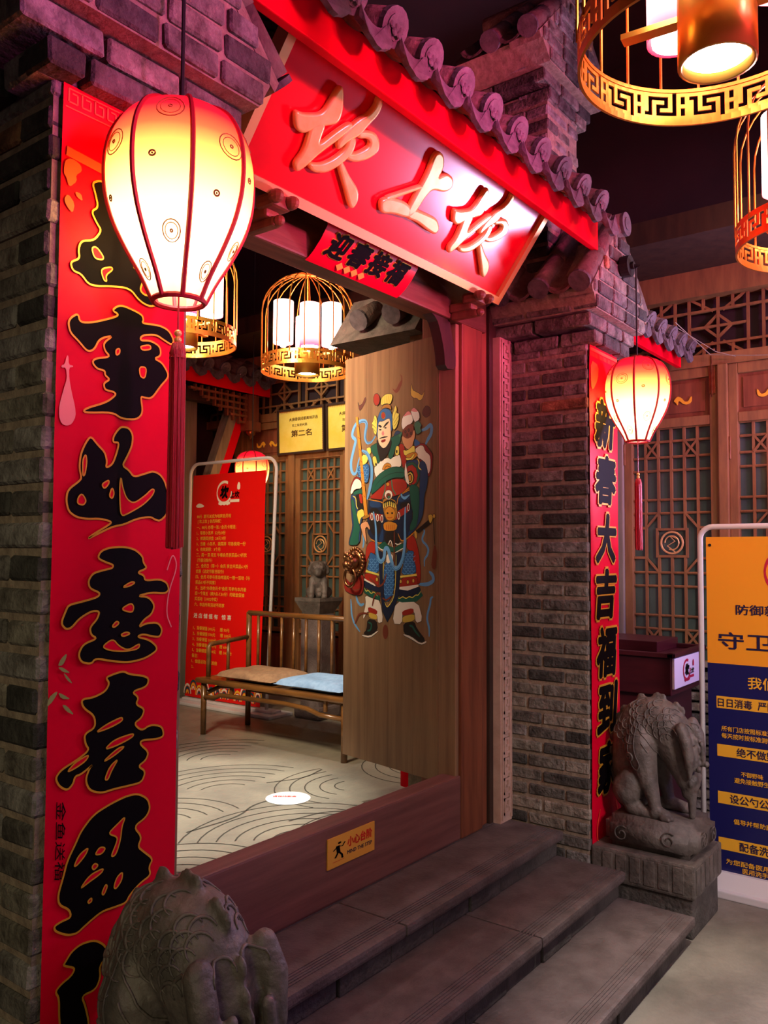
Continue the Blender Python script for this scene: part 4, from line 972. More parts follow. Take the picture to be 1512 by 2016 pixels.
WX0,WX1,WZ0,WZ1=2.285,2.556,.475,.582
part('sign_plate',MB().box((WX0,1.976,WZ0),(WX1,1.9805,WZ1)),mSIGNY,WS)
w=WX1-WX0;h=WZ1-WZ0; t=MB(); Nn=(0,-1,0); text(t,'xiaoxin',(WX0+w*.40,1.9755,WZ0+h*.5),(1,0,0),(0,0,1),w=w*.54,h=h*.34); part('lettering',t,mREDT,WS)
t=MB(); text(t,'mind',(WX0+w*.40,1.9755,WZ0+h*.26),(1,0,0),(0,0,1),w=w*.54,h=h*.13); part('lettering',t,mNAVYT,WS)
t=MB(); Pm=lambda u,v:Vector((WX0+w*u,1.9755,WZ0+h*v))
t.flat(arcpts((.24,.76),.035,0,2*PI,10)[:-1],Pm)
for q,ww in (([(.20,.68),(.22,.45)],.075),([(.2,.66),(.11,.55)],.03),([(.22,.66),(.30,.62),(.35,.73)],.03),([(.21,.46),(.15,.30)],.04),([(.23,.46),(.29,.34),(.30,.22)],.04)): t.ribbon(q,ww,Pm,closed=False)
part('figure',t,mINK,WS); part('line',MB().flat([(.1,.17),(.34,.17),(.34,.185),(.1,.185)],Pm),mREDT,WS)
# ---------------------------------------------------------------- name board
T_=Vector((0,1.604-1.85,3.066-2.735)).normalized(); N_=Vector((1,0,0)).cross(T_); O_=Vector((1.638,1.85,2.735))
SB=thing('name_board',(2.45,1.85,2.735),'large red lacquered name board with three gilded characters leaning out under the eave','sign')
Wd=1.626; Hd=.50; Ps=lambda u,v:O_+Vector((1,0,0))*u+T_*v
part('board',MB().prism([(.02,.02),(Wd-.02,.02),(Wd-.02,Hd),(.02,Hd)],Ps,-N_*.03),mSIGNRED,SB)
fr=MB(); f_=.032
for q in ([(0,0),(Wd,0),(Wd-f_,f_),(f_,f_)],[(0,0),(f_,f_),(f_,Hd),(0,Hd)],[(Wd,0),(Wd,Hd),(Wd-f_,Hd),(Wd-f_,f_)],[(0,Hd),(Wd,Hd),(Wd,Hd+f_),(0,Hd+f_)]):
    fr.prism(q,lambda u,v:Ps(u,v)-N_*.035,N_*.055)
part('gold_frame',fr,mGOLDF,SB)
SMX=Matrix((Vector((1,0,0)),T_,N_)).transposed()
groups=[[0,1,2,3,4,5],[6,7,8,9]]
for gi,(ids,dx) in enumerate(((groups[0],0),(groups[1],0),(groups[0],.886))):
    c=MB()
    for i in ids:
        vs,fs=SIGNM[i]; c.add([O_+SMX@(Vector((v.x+dx,v.y,v.z+.012))) for v in vs],fs)
    part('character',c,mGOLD,SB,True)
# ---------------------------------------------------------------- couplets
CL=thing('paper_couplet',(1.09,1.55,.24),'wide glossy red paper couplet with black brush characters on the left pillar','couplet')
def paper(x0,x1,z0,z1,y,amp=.004,nx=10,nz=70,folds=()):
    mb=MB(); vs=[];fs=[]
    for j in range(nz+1):
        for i in range(nx+1):
            u=i/nx;v=j/nz; z=z0+(z1-z0)*v; d=amp*math.sin(v*23+u*2)*math.sin(v*7+1)+amp*.5*math.sin(u*9+v*11)
            for f in folds: d-=.006*math.exp(-((z-f)/.012)**2)
            vs.append((x0+(x1-x0)*u,y+d*.35,z))
    n=nx+1
    for j in range(nz):
        for i in range(nx): fs.append((j*n+i,j*n+i+1,(j+1)*n+i+1,(j+1)*n+i))
    return mb.add(vs,fs)
part('paper',paper(.933,1.256,.24,2.572,1.5465,folds=(1.90,1.31,.79)),mPAPER,CL,True)
Pc=lambda u,v:Vector((.933+u,1.5445,v)); Nc=Vector((0,-1,0))
for o,hs in COUPLET_ART:
    q=chaikin(pairs(o),True,2); c=MB()
    c.flat(q,Pc,.0012,Nc,0); c.ribbon(q,.0042,Pc,.0020,Nc,1)
    for h in hs:
        hq=chaikin(pairs(h),True,2); c.flat(hq,Pc,.0024,Nc,2); c.ribbon(hq,.0032,Pc,.0030,Nc,1)
    part('character',c,[mINK,mGLINE,mPAPER],CL)
dm={'lute':mPINK,'flower':mORG,'leafa':mORG,'leafb':mORG}
for k,l in COUPLET_DECO.items():
    part({'lute':'lute_print','flower':'flower_print'}.get(k,'leaf_print'),MB().flat(chaikin(pairs(l)),Pc,.0008,Nc),dm.get(k,mLEAF),CL)
b=MB()
for i in range(10):
    u=.012+i*.031; z=2.535
    for q in ([(0,0),(.02,0)],[(.02,0),(.02,.02)],[(.02,.02),(.008,.02)],[(0,0),(0,.028)],[(0,.028),(.031,.028)]): b.ribbon([(u+p[0],z+p[1]) for p in q],.0035,Pc,.001,Nc,closed=False)
b.ribbon([(.005,2.523),(.318,2.523)],.003,Pc,.001,Nc,closed=False); b.ribbon([(.01,2.43),(.318,2.40)],.02,Pc,.0006,Nc,closed=False)
part('key_border',b,mORG,CL)
v=MB(); v.ribbon(chaikin([(.285,1.56),(.30,1.60),(.315,1.57),(.29,1.51),(.285,1.46),(.30,1.43)],False,3),.003,Pc,.001,Nc,closed=False); part('vine_print',v,mPINK,CL)
t=MB()
for i,chh in enumerate(range(1)): text(t,'jinyu',(.955,1.5438,1.10),(0,0,-1),(1,0,0),w=.16,h=.022)
part('lettering',t,mINK,CL)
CR=thing('paper_couplet',(3.765,1.55,.24),'narrow looking red paper couplet pasted on the right pillar behind the small lantern','couplet')
part('paper',paper(3.60,3.932,.24,2.595,1.5465,folds=(1.36,.82)),mPAPER,CR,True)
zs=[2.10,1.835,1.56,1.30,1.03,.77,.50]
for i in range(7):
    c=MB(); hh=.235; ww=.25
    text(c,('ro',i),(3.766,1.5405,zs[i]-.01),(1,0,0),(0,0,1),h=hh+.02,w=ww+.02,align='C',m=1); text(c,('r',i),(3.766,1.5390,zs[i]),(1,0,0),(0,0,1),h=hh,w=ww,align='C')
    part('character',c,[mINK,mGLINE],CR)
Pr=lambda u,v:Vector((3.60+u,1.5432,v)); b=MB()
b.flat([(.005,2.56),(.327,2.56),(.327,2.545),(.005,2.545)],Pr); 
for i in range(20): b.ribbon([(.01+i*.016,2.52),(.01+i*.016,2.54)],.005,Pr,closed=False)
b.flat(chaikin([(0.01,2.5),(.1,2.49),(.09,2.42),(.03,2.36),(.01,2.38)]),Pr); b.flat(chaikin([(.32,2.5),(.23,2.49),(.25,2.42),(.31,2.36)]),Pr)
part('key_border',b,mORG,CR)
b=MB(); b.ribbon(chaikin([(.08,.44),(.04,.36),(.05,.30),(.12,.28),(.25,.30),(.30,.36),(.27,.44)],False,3),.006,Pr,closed=False); b.ribbon([(.02,.29),(.31,.32)],.004,Pr,closed=False); part('flower_print',b,mORG,CR)
# horizontal scroll under the board
HB=thing('paper_banner',(2.42,1.9,2.65),'short red paper scroll with four black characters hung under the name board','banner')
hp=MB(); vs=[];fs=[]
pr_=[(1.985,2.640),(1.968,2.648),(1.945,2.665),(1.91,2.70),(1.88,2.74),(1.875,2.79)]
for y,z in pr_: vs+=[(2.145,y,z),(2.695,y,z)]
for i in range(5): fs.append((2*i,2*i+1,2*i+3,2*i+2))
part('paper',hp.add(vs,fs),mPAPER,HB,True)
A0=Vector((0,1.945,2.665));A1=Vector((0,1.88,2.74)); Vh=(A1-A0).normalized(); Nh=Vector((1,0,0)).cross(Vh)
for i in range(4):
    c=MB(); O=Vector((2.145+.095+.118*i,1.953,2.657))+Vh*.012+Nh*.004
    text(c,('ho',i),O-Vh*.003,(1,0,0),Vh,h=.106,w=.12,align='C',N=Nh,off=-.001,m=1); text(c,('h',i),O,(1,0,0),Vh,h=.10,w=.112,align='C',N=Nh,off=.002)
    part('character',c,[mINK,mGLINE],HB)
b=MB()
for i in range(4): 
    o=Vector((2.30+.042*i,1.958,2.6545)); b.add([o+Vector((-.02,0,0))+Vh*0,o-Vh*.017,o+Vector((.02,0,0)),o+Vh*.017],[(0,1,2,3)])
b.v=[q+Nh*.003 for q in b.v]; part('diamond_print',b,mYEL,HB)
# ---------------------------------------------------------------- open door leaf with painted guardian
HX=Vector((3.158,2.08,0)); FX=Vector((3.295,2.755,0)); DU=(FX-HX).normalized(); DNv=DU.cross(Vector((0,0,1)))
if DNv.x>0: DNv=-DNv
Pd=lambda u,v:HX+DU*u+Vector((0,0,v))
GD=thing('gate_door',(3.158,2.08,.345),'open plank door leaf painted with an armoured door guardian holding peaches','door')
for i in range(4):
    a=.69*i/4; part('door_plank',MB().prism([(a+.0006,.583),(a+.69/4-.0006,.583),(a+.69/4-.0006,2.605),(a+.0006,2.605)],Pd,-DNv*.045),mDOOR,GD)
pal=sorted(DPAL); art=MB(); layer=0
SX={k:i for i,k in enumerate(pal)}
for n_,ln in enumerate(DOOR_ART.strip().split('\n')):
    c,l=ln.split(':'); l=[int(q) for q in l.split(',')]; it=l[0]; pts=pairs(l[1:]); off=.0008+n_*.000014
    if it<0:
        pts=chaikin(pts,False,2); N=len(pts); w=-it/1000; L=[];Rr=[]
        for i in range(N):
            a=Vector(pts[max(0,i-1)]);b=Vector(pts[min(N-1,i+1)]); t=b-a
            t=t.normalized() if t.length>1e-9 else Vector((1,0)); q=Vector((-t.y,t.x))*w/2*min(1,.35+3*min(i,N-1-i)/N); p=Vector(pts[i]); L.append(tuple(p+q));Rr.append(tuple(p-q))
        vs=[Pd(*p)+DNv*off for p in L+Rr]; art.add(vs,[(i,i+1,N+i+1,N+i) for i in range(N-1)],SX[c])
    else:
        if it: pts=chaikin(pts,True,it)
        art.flat(pts,Pd,off,DNv,SX[c])
        if len(pts)>8 and c not in 'KM': art.ribbon(pts,.0022,Pd,off+.00001,DNv,SX['K'])
part('painting',art,[DPAL[k] for k in pal],GD,label='painted armoured guardian figure')
kn=MB(); kc=Pd(.575,1.555)
def kp(u,v,d): return Pd(.585+u,1.56+v)+DNv*d
kk=Matrix((DU,Vector((0,0,1)),DNv)).transposed()
def kdisc(mb,c,r,d0,d1,n=20): mb.tube([kp(c[0],c[1],d0),kp(c[0],c[1],d1)],[r,r*.8],n)
kdisc(kn,(0,0),.066,.001,.02); 
for i in range(22): a=2*PI*i/22; kn.ball(kp(.064*math.cos(a),.064*math.sin(a),.012),.011,8,6)
def kb(u,v,d,r): kn.ball(kp(u,v,d),r,10,8)
kb(0,0,.03,.045);kb(0,-.02,.06,.026);kb(-.018,-.016,.062,.016);kb(.018,-.016,.062,.016);kb(-.022,.018,.055,.014);kb(.022,.018,.055,.014);kb(0,.03,.055,.02);kb(-.03,.035,.045,.014);kb(.03,.035,.045,.014);kb(0,-.04,.05,.02)
KP=part('knocker_plate',kn,mBRONZE,GD,True,label='bronze lion head knocker')
kr=MB().tube([kp(.042*math.cos(a*PI/10),-.078+.048*math.sin(a*PI/10),.045) for a in range(20)],.0075,8,True)
part('knocker_ring',kr,mBRONZE,KP,True,label='bronze knocker ring')
part('door_pivot',MB().tube([Pd(0.0,.45)-DNv*.022,Pd(0,.583)-DNv*.022],.022,10).tube([Pd(0.0,2.605)-DNv*.022,Pd(0,2.66)-DNv*.022],.022,10),mDARKW,GD)
# ---------------------------------------------------------------- balloon lanterns
def lantern(loc,s,label,group,ztop,tassel=(.10,.40),sub=True,power=16,hook=None):
    x,y,zb=loc; T=thing('silk_lantern',(x,y,zb),label,'lantern',group)
    prof=[(f*.156,t*.42) for f,t in ((.345,0),(.365,.012),(.48,.105),(.70,.24),(.875,.37),(.975,.50),(1.0,.62),(.985,.72),(.92,.82),(.77,.915),(.55,.97),(.30,.995))]
    prof=[(a*s,b*s) for a,b in prof]; pr2=chaikin(prof,False,2)
    zz=.42*s
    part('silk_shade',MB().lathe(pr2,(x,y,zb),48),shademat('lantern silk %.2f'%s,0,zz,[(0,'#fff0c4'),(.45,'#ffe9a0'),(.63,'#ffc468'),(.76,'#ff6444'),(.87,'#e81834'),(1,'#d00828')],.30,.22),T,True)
    for k in range(8):
        a=2*PI*(k+.32)/8; rb=MB().tube([(x+(q+.002)*math.cos(a),y+(q+.002)*math.sin(a),zb+z) for q,z in pr2],.0054*s,6); part('rib',rb,mTRIM,T)
    part('rim',MB().tube([(x+.054*s*math.cos(a*PI/12),y+.054*s*math.sin(a*PI/12),zb) for a in range(24)],.006*s,6,True),mTRIM,T)
    part('bulb',MB().ball((x,y,zb+.10*s),.036*s,12,10),mBULB,T,True)
    part('top_cap',MB().lathe([(.001,.432*s),(.03*s,.43*s),(.048*s,.42*s),(.05*s,.414*s)],(x,y,zb),20),mTRIM,T)
    part('cord',MB().tube([(x,y,zb+.42*s),(x,y,ztop)],.0042,6),mBLACK,T)
    sy=MB()
    for k in range(7):
        a=k*2.4; sy.flat(arcpts((0,0),.016*s,0,2*PI,16)[:-1],lambda u,v:Vector((0,0,0)))
    t=MB().tube([(x,y,zb-.02),(x,y,zb-tassel[0]+.02)],.0022,5); t.tube([(x,y,zb+.01),(x,y,zb-.03)],.002,5); part('tassel_string',t,mTASSEL,T)
    k=MB().ball((x,y,zb-tassel[0]+.018),.008,8,6).ball((x,y,zb-tassel[0]+.004),.008,8,6); part('bead',k,mGOLD,T,True)
    w=.0185*s; z1=zb-tassel[0]; z0=z1-tassel[1]
    h=MB().lathe([(.004,z1),(.012*s,z1-.004),(w*.98,z1-.025),(w*.9,z1-.03),(w,z1-.036)],(x,y,0),14); part('tassel_head',h,mTASSEL,T,True)
    tt=MB()
    for i in range(34):
        a=i*2.399; rr=w*math.sqrt((i+.5)/34)*.95; dx,dy=rr*math.cos(a),rr*math.sin(a); tt.tube([(x+dx*.9,y+dy*.9,z1-.03),(x+dx,y+dy,z0+rnd.uniform(-.004,.006))],.0032*s,5)
    part('tassel',tt,mTASSEL,T,kind='stuff')
    l=lamp('lantern_bulb_light','POINT',(x,y,zb+.19*s),power,(1,.80,.58),size=.05); l.parent=T; l.location=INV[T]@Vector((x,y,zb+.19*s))
    # printed circles on the silk
    def onshade(a,z):
        for (r1,z1_),(r2,z2) in zip(pr2,pr2[1:]):
            if z1_<=z<=z2: q=r1+(r2-r1)*(z-z1_)/(z2-z1_+1e-9); return Vector((x+(q+.0012)*math.cos(a),y+(q+.0012)*math.sin(a),zb+z))
    ci=MB()
    for k in range(8):
        for (da,z,rr) in ((.40,.355,.026),(.42,.11,.020),(.2,.25,.006)):
            a0=2*PI*(k+.32)/8+da+(k%3)*.08; zc=(z-(k%2)*.06)*s
            for q,rw in ((rr,.0012),(rr*.72,.0009),(rr*.12,.0015)):
                pts=[onshade(a0+q*s*math.cos(t*PI/8)/(.13*s),zc+q*s*math.sin(t*PI/8)) for t in range(16)]
                if all(pts): ci.tube(pts,rw*s,4,True)
    part('printed_rings',ci,mat('faint brown print','#8a5a30',None,.8),T,kind='stuff')
    if hook:
        p=MB().tube([(x-.01,1.405,ztop-.0),(x-.01,1.445,ztop)],.05,20).tube([(x-.01,1.39,ztop),(x-.01,1.42,ztop)],.018,10).tube([(x-.01,1.395,ztop),(x+.0,1.37,ztop-.005),(x,1.385,ztop-.01)],.006,6)
        part('pulley',p,mBLACK,T,label='black round pulley')
    return T
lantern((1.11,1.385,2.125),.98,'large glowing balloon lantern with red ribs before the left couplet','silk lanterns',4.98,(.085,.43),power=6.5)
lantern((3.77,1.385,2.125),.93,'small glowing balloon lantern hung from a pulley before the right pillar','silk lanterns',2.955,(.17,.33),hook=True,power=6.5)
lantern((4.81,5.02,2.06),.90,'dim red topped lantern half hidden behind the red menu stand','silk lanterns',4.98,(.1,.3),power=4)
# ---------------------------------------------------------------- bird cage lamps
FRET=['11111111111','10100000100','10101110101','11101000101','10101011101','10101000001','11101111111'][::1]
def cage(x,y,zr,label,rotz=0,spot=60,R_=.275):
    T=thing('birdcage_lamp',(x,y,zr),label,'lamp','gold birdcage ceiling lamps')
    P=lambda a,z,r=R_:Vector((x+r*math.cos(a),y+r*math.sin(a),zr+z))
    rg=MB(); hB=.086; n=80
    def arc(a0,a1,z0,z1,th=.004):
        k=max(1,int((a1-a0)/(2*PI)*n+.5)); vs=[];fs=[]
        for i in range(k+1):
            a=a0+(a1-a0)*i/k
            vs+=[P(a,z0,R_),P(a,z0,R_-th),P(a,z1,R_-th),P(a,z1,R_)]
        for i in range(k):
            for j in range(4): fs.append((4*i+j,4*i+(j+1)%4,4*i+4+(j+1)%4,4*i+4+j))
        fs+= [(0,1,2,3),(4*k+3,4*k+2,4*k+1,4*k)]; rg.add(vs,fs)
    arc(0,2*PI,0,.014,.006); arc(0,2*PI,hB-.008,hB,.006)
    nm=16; cw=2*PI/nm; z0=.014; z1=hB-.008; rows=7; rh=(z1-z0)/rows
    for k in range(nm):
        fl=k%2
        for ri in range(rows):
            s=FRET[ri if not fl else rows-1-ri]; i=0
            while i<11:
                if s[i]=='1':
                    j=i
                    while j<11 and s[j]=='1': j+=1
                    if 0<ri<rows-1 or True: arc(rotz+k*cw+cw*i/11,rotz+k*cw+cw*j/11,z1-(ri+1)*rh,z1-ri*rh)
                    i=j
                else: i+=1
    part('fret_ring',rg,mCAGE,T)
    for k in range(20):
        a=rotz+2*PI*k/20; pts=[P(a,.07),P(a,.36)]
        for i in range(1,9):
            ph=PI/2*i/8; pts.append(P(a,.36+.235*math.sin(ph),max(.006,R_*math.cos(ph))))
        part('cage_bar',MB().tube(pts,.0034,6),mCAGE,T)
    part('top_knob',MB().ball((x,y,zr+.60),(.02,.02,.014),10,6).tube([(x,y,zr+.60),(x,y,4.99)],.005,6),mCAGE,T)
    part('centre_stem',MB().tube([(x,y,zr+.09),(x,y,zr+.60)],.006,8),mCAGE,T)
    pl=MB()
    for a in (rotz,rotz+PI/2): pl.beam(P(a,.095,.19),P(a+PI,.095,.19),.03,.012)
    part('cross_bracket',pl,mCAGE,T)
    sm=shademat('candle shade',0.12,.40,[(0,'#e02040'),(.22,'#ff8a90'),(.4,'#ffd8d0'),(1,'#ffe0d8')],.25,2.2)
    for k in range(4):
        a=rotz+PI/4+k*PI/2; zc=.12+(k%2)*.05; rr=.060; q=P(a,zc,.145)
        c=part('candle_shade',MB().lathe([(rr,0),(rr,.255)],q,24),sm,T,True)
        part('shade_bulb',MB().lathe([(.001,.0),(.05,.0),(.05,.012),(.001,.012)],q,16).tube([q+Vector((0,0,-.02)),q+Vector((0,0,.02))],.016,10),mBULB,c)
    d=MB().lathe([(.076,.13),(.076,-.014),(.068,-.014),(.060,.004)],(x,y,zr),28); part('downlight',d,mCAGE,T,True)
    part('downlight_lens',MB().lathe([(.001,.002),(.061,.002)],(x,y,zr),20),mLED,T)
    l=lamp('downlight_lamp','SPOT',(x,y,zr-.02),spot,(1,.93,.80),(x,y,0),.04,52,.6); l.parent=T; l.location=(0,0,-.02)
    for k in range(2):
        a=rotz+k*PI+.8; q=P(a,.3,.12); l=lamp('candle_lamp','POINT',q,14,(1,.13,.18),size=.06); l.parent=T; l.location=INV[T]@q
    return T
cage(1.705,.455,2.605,'huge gold birdcage lamp at the top right corner, nearest the viewer',.1,22)
cage(2.92,.447,2.585,'gold birdcage lamp cut by the right edge of the picture',-.14,230)
cage(3.66,3.36,2.68,'gold birdcage lamp in the courtyard beside the painted door',.05,40)
cage(2.79,3.44,2.68,'gold birdcage lamp in the courtyard half hidden behind the large lantern',.2,420)
# ---------------------------------------------------------------- guardian beasts
bv=BVHTree.FromPolygons([v.co.copy() for v in BEASTM.vertices],[tuple(p.vertices) for p in BEASTM.polygons])
def hit(o,d):
    r=bv.ray_cast(Vector(o),Vector(d)); return (r[0],r[1]) if r[0] else None
scm=MB()
def axis(t):
    pts=[c[0] for c in ch[1:8]]; t=max(0,min(.999,t))*(len(pts)-1); i=int(t); return Vector(pts[i]).lerp(Vector(pts[i+1]),t-i), (Vector(pts[i+1])-Vector(pts[i])).normalized()
for i in range(12):
    for ph in ([-1.62,-1.22,-.82,-.4,.4,.82,1.22,1.62] if i%2 else [-1.42,-1.02,-.6,.6,1.02,1.42]):
        t=.18+.74*i/12; c,dv=axis(t); c=Vector((c.x,c.y*.85,c.z*.975)); sd=Vector((1,0,0)); upv=dv.cross(sd)*-1
        if upv.z<0: upv=-upv
        d=(sd*math.sin(ph)+upv*math.cos(ph)).normalized(); h=hit(c+d*.5,-d)
        if not h or (h[0]-c).length>.128 or h[1].dot(d)<.45: continue
        n=h[1]; a=(-dv-n*(-dv).dot(n)).normalized(); b=n.cross(a); pts=[]   # a points back along the spine: the rounded rim faces there
        for k in range(11):
            q=R(-98+19.6*k); g=hit(h[0]+a*(.029*math.cos(q))+b*(.027*math.sin(q))+n*.05,-n)
            if g and (g[0]-h[0]).length<.045: pts.append(g[0]+g[1]*.0012)
        if len(pts)>6: L=len(pts); scm.tube(pts,[.0012+.0030*math.sin(PI*k/(L-1)) for k in range(L)],6)
swm=MB()
for s in(-1,1):
    for cv in ([(.10,.42),(.085,.36),(.095,.29),(.075,.22),(.05,.205),(.035,.235),(.055,.27),(.065,.33),(.06,.40)],[(.115,.40),(.105,.33),(.11,.26)],[(.04,.37),(.0,.33),(-.03,.25),(-.035,.18)],[(.03,.33),(.005,.29)]):
        pts=[]
        for y,z in chaikin(cv,False,3):
            h=hit((s*.5,y,z),(-s,0,0))
            if h: pts.append(h[0]+h[1]*.0012)
        if len(pts)>2: swm.tube(pts,.003,5)
    for k in range(18):
        pass
def eyes(sg):
    e=MB()
    for s in (sg,):
        h=hit((s*.055,-.6,.235),(0,1,0))
        if h: e.ball(h[0],.014,10,8)
    return e
def spiral(s):
    m=MB(); pts=[]
    for k in range(26):
        a=k*.5; r=.004+.018*k/26; h=hit((s*.5,.085+r*math.cos(a),.265+r*math.sin(a)),(-s,0,0))
        if h: pts.append(h[0]+h[1]*.003)
    if len(pts)>3: m.tube(pts,.005,6)
    return m
spm=MB()
for s in(-1,1): spm.v+=[] ; q=spiral(s); spm.add(q.v,q.f)
beast_meshes=[('scales',scm.mesh('scales',mSTONE,None,True),'stuff'),('swirl_relief',swm.mesh('swirl_relief',mSTONE,None,True),'stuff'),('shoulder_curl',spm.mesh('shoulder_curl',mSTONE,None,True),'stuff'),('eye',eyes(-1).mesh('eye',mSTONE,None,True),None),('eye',eyes(1).mesh('eye',mSTONE,None,True),None)]
def beast(x,y,lab,plab):
    T=thing('stone_beast',(x,y,.44),lab,'statue')
    b=bpy.data.objects.new('body',BEASTM); COL.objects.link(b); b.parent=T; INV[b]=INV[T]
    for n,me,k in beast_meshes:
        o=bpy.data.objects.new(n,me); COL.objects.link(o); o.parent=T; props(o,kind=k)
    pl=MB()
    bm=bmesh.new(); bmesh.ops.create_cube(bm,size=1)
    for v in bm.verts: v.co=Vector((v.co.x*.33,v.co.y*.40,v.co.z*.135))
    bmesh.ops.bevel(bm,geom=list(bm.edges),offset=.03,segments=3,affect='EDGES')
    for v in bm.verts: v.co+=Vector((x,y-.005,.3735)); v.co.z+=.006*math.sin(v.co.x*40)*math.sin(v.co.y*30) if v.co.z>.42 else 0
    part('plinth',pl.bm(bm),mSTONE,T,True)
    sw=MB()
    for cx_,cy_ in ((-.06,.38),(.07,.37)):
        pts=[]
        for k in range(20): a=k*.45; rr=.008+.03*k/20; pts.append((x-.167,y+cx_*1.6+rr*math.cos(a),cy_+rr*math.sin(a)))
        sw.tube(pts,.003,5)
        pts=[]
        for k in range(20): a=k*.45; rr=.008+.03*k/20; pts.append((x+cx_+rr*math.cos(a),y-.217,cy_+rr*math.sin(a)))
        sw.tube(pts,.003,5)
    part('cloud_relief',sw,mSTONE,T,kind='stuff')
    Q=thing('stone_pedestal',(x,y,0),plab,'pedestal')
    part('lower_block',MB().bbox((x-.185,y-.2,0),(x+.185,y+.235,.165),.008),mRISER,Q); part('upper_block',MB().bbox((x-.20,y-.215,.166),(x+.20,y+.238,.306),.010),mSTONE,Q)
    rl=MB()
    for k in range(6): rl.bbox((x-.204,y-.17+k*.062,.185),(x-.198,y-.125+k*.062,.29),.002); rl.bbox((x-.18+k*.062,y-.219,.185),(x-.135+k*.062,y-.213,.29),.002)
    part('carved_relief',rl,mSTONE,Q,kind='stuff')
beast(3.79,1.312,'dark carved stone beast with bowed head on a block right of the steps','two stage dark stone block under the right beast, beside the steps')
beast(1.10,1.312,'dark carved scaly stone beast in the lower left foreground before the left couplet','dark stone block under the left foreground beast')
# ---------------------------------------------------------------- courtyard furniture
BN=thing('wooden_bench',(4.1,3.95,.345),'long brown wooden bench with spindle back and low armrest in the courtyard','bench')
by0,by1=3.20,4.57; sz=.735
part('seat',MB().bbox((3.86,by0,sz-.035),(4.36,by1,sz),.012),mBENCH,BN)
for x in (3.90,4.32):
    for y in (by0+.05,by1-.05): part('leg',MB().tube([(x,y,.345),(x,y,sz-.03)],.02,10),mBENCH,BN,True)
part('apron_rail',MB().tube([(3.90,by1-.05,.60),(3.90,by1-.16,.605),(3.90,by1-.22,.63),(3.90,3.75,.64),(3.90,3.55,.63),(3.90,3.45,.605),(3.90,by0+.05,.60)],.016,8),mBENCH,BN,True)
part('apron_rail',MB().tube([(4.32,by1-.05,.60),(4.32,by0+.05,.60)],.016,8),mBENCH,BN,True)
part('side_rail',MB().tube([(3.90,by1-.05,.62),(4.05,by1-.05,.655),(4.32,by1-.05,.62)],.016,8),mBENCH,BN,True)
part('strut',MB().tube([(3.9,by1-.33,.63),(3.9,by1-.33,.71)],.014,8).tube([(3.9,3.4,.63),(3.9,3.4,.71)],.014,8),mBENCH,BN)
for y in (by0+.05,by1-.05): part('back_post',MB().tube([(4.32,y,sz-.02),(4.32,y,1.165)],.02,10),mBENCH,BN,True)
part('top_rail',MB().tube([(4.32,by1-.05,1.16),(4.32,by0+.05,1.16)],.02,10),mBENCH,BN,True)
y=by0+.16
while y<by1-.12: part('spindle',MB().tube([(4.32,y,sz-.01),(4.32,y,1.15)],.011,8),mBENCH,BN,True); y+=.118
for y in (by0+.05,by1-.05):
    part('armrest',MB().tube([(3.94,y,sz-.01),(3.94,y,.945),(3.955,y,.96),(4.32,y,.985)],.017,8),mBENCH,BN,True); part('arm_spindle',MB().tube([(4.12,y,sz-.01),(4.12,y,.97)],.012,8),mBENCH,BN,True)
def cushion(x0,x1,y0,y1,z,m,label,ph):
    n=18; vs=[];fs=[]
    for sgn in (1,-1):
        for j in range(n+1):
            for i in range(n+1):
                u=i/n*2-1;v=j/n*2-1; e=max(0,1-abs(u)**6)*max(0,1-abs(v)**6); hh=.046*e**.5-.030*math.exp(-(u*u+v*v)*12)+.004*math.sin(u*7+ph)*math.sin(v*6+ph)*e
                pin=1-.05*(abs(u*v)<.3)
                vs.append(((x0+x1)/2+(x1-x0)/2*u*(1-.04*(1-abs(v))),(y0+y1)/2+(y1-y0)/2*v*(1-.03*(1-abs(u))),z+.026+(hh if sgn>0 else -.022*e)))
    k=n+1
    for s in (0,1):
        o=s*k*k
        for j in range(n):
            for i in range(n):
                f=(o+j*k+i,o+j*k+i+1,o+(j+1)*k+i+1,o+(j+1)*k+i); fs.append(f if s==0 else f[::-1])
    mb=MB().add(vs,fs)
    edge=[(i,0) for i in range(n+1)]+[(n,j) for j in range(1,n+1)]+[(i,n) for i in range(n-1,-1,-1)]+[(0,j) for j in range(n-1,0,-1)]
    L=len(edge)
    for a in range(L):
        i,j=edge[a];i2,j2=edge[(a+1)%L]; p=j*k+i;q=j2*k+i2; mb.f.append((p,k*k+p,k*k+q,q)); mb.m.append(0)
    return solo('seat_cushion',mb,m,label,'cushion',None,None,((x0+x1)/2,(y0+y1)/2,z),True)
cushion(3.885,4.29,3.86,4.40,sz,mCUSHT,'tan tufted seat cushion at the armrest end of the bench',0.3)
cushion(3.875,4.29,3.27,3.83,sz,mCUSHB,'pale blue tufted seat cushion on the bench beside the painted door',1.4)
# red menu stand
MS=thing('menu_stand',(4.65,5.08,.345),'tall red menu banner with yellow lettering in a white tube frame behind the bench','banner')
xb=4.65
part('base_plate',MB().bbox((4.52,4.50,.345),(4.78,5.66,.372),.008).bbox((4.60,4.55,.372),(4.70,5.61,.392),.006),mWHITE,MS)
fp=[(xb,5.60,.385),(xb,5.60,2.25)]+[(xb,5.50+.1*math.cos(a*PI/12),2.25+.1*math.sin(a*PI/12)) for a in range(1,6)]+[(xb,5.50,2.35),(xb,4.68,2.35)]+[(xb,4.68-.1*math.sin(a*PI/12),2.25+.1*math.cos(a*PI/12)) for a in range(1,6)]+[(xb,4.58,2.25),(xb,4.66,.385)]
part('tube_frame',MB().tube(fp,.014,10),mWHITE,MS,True)
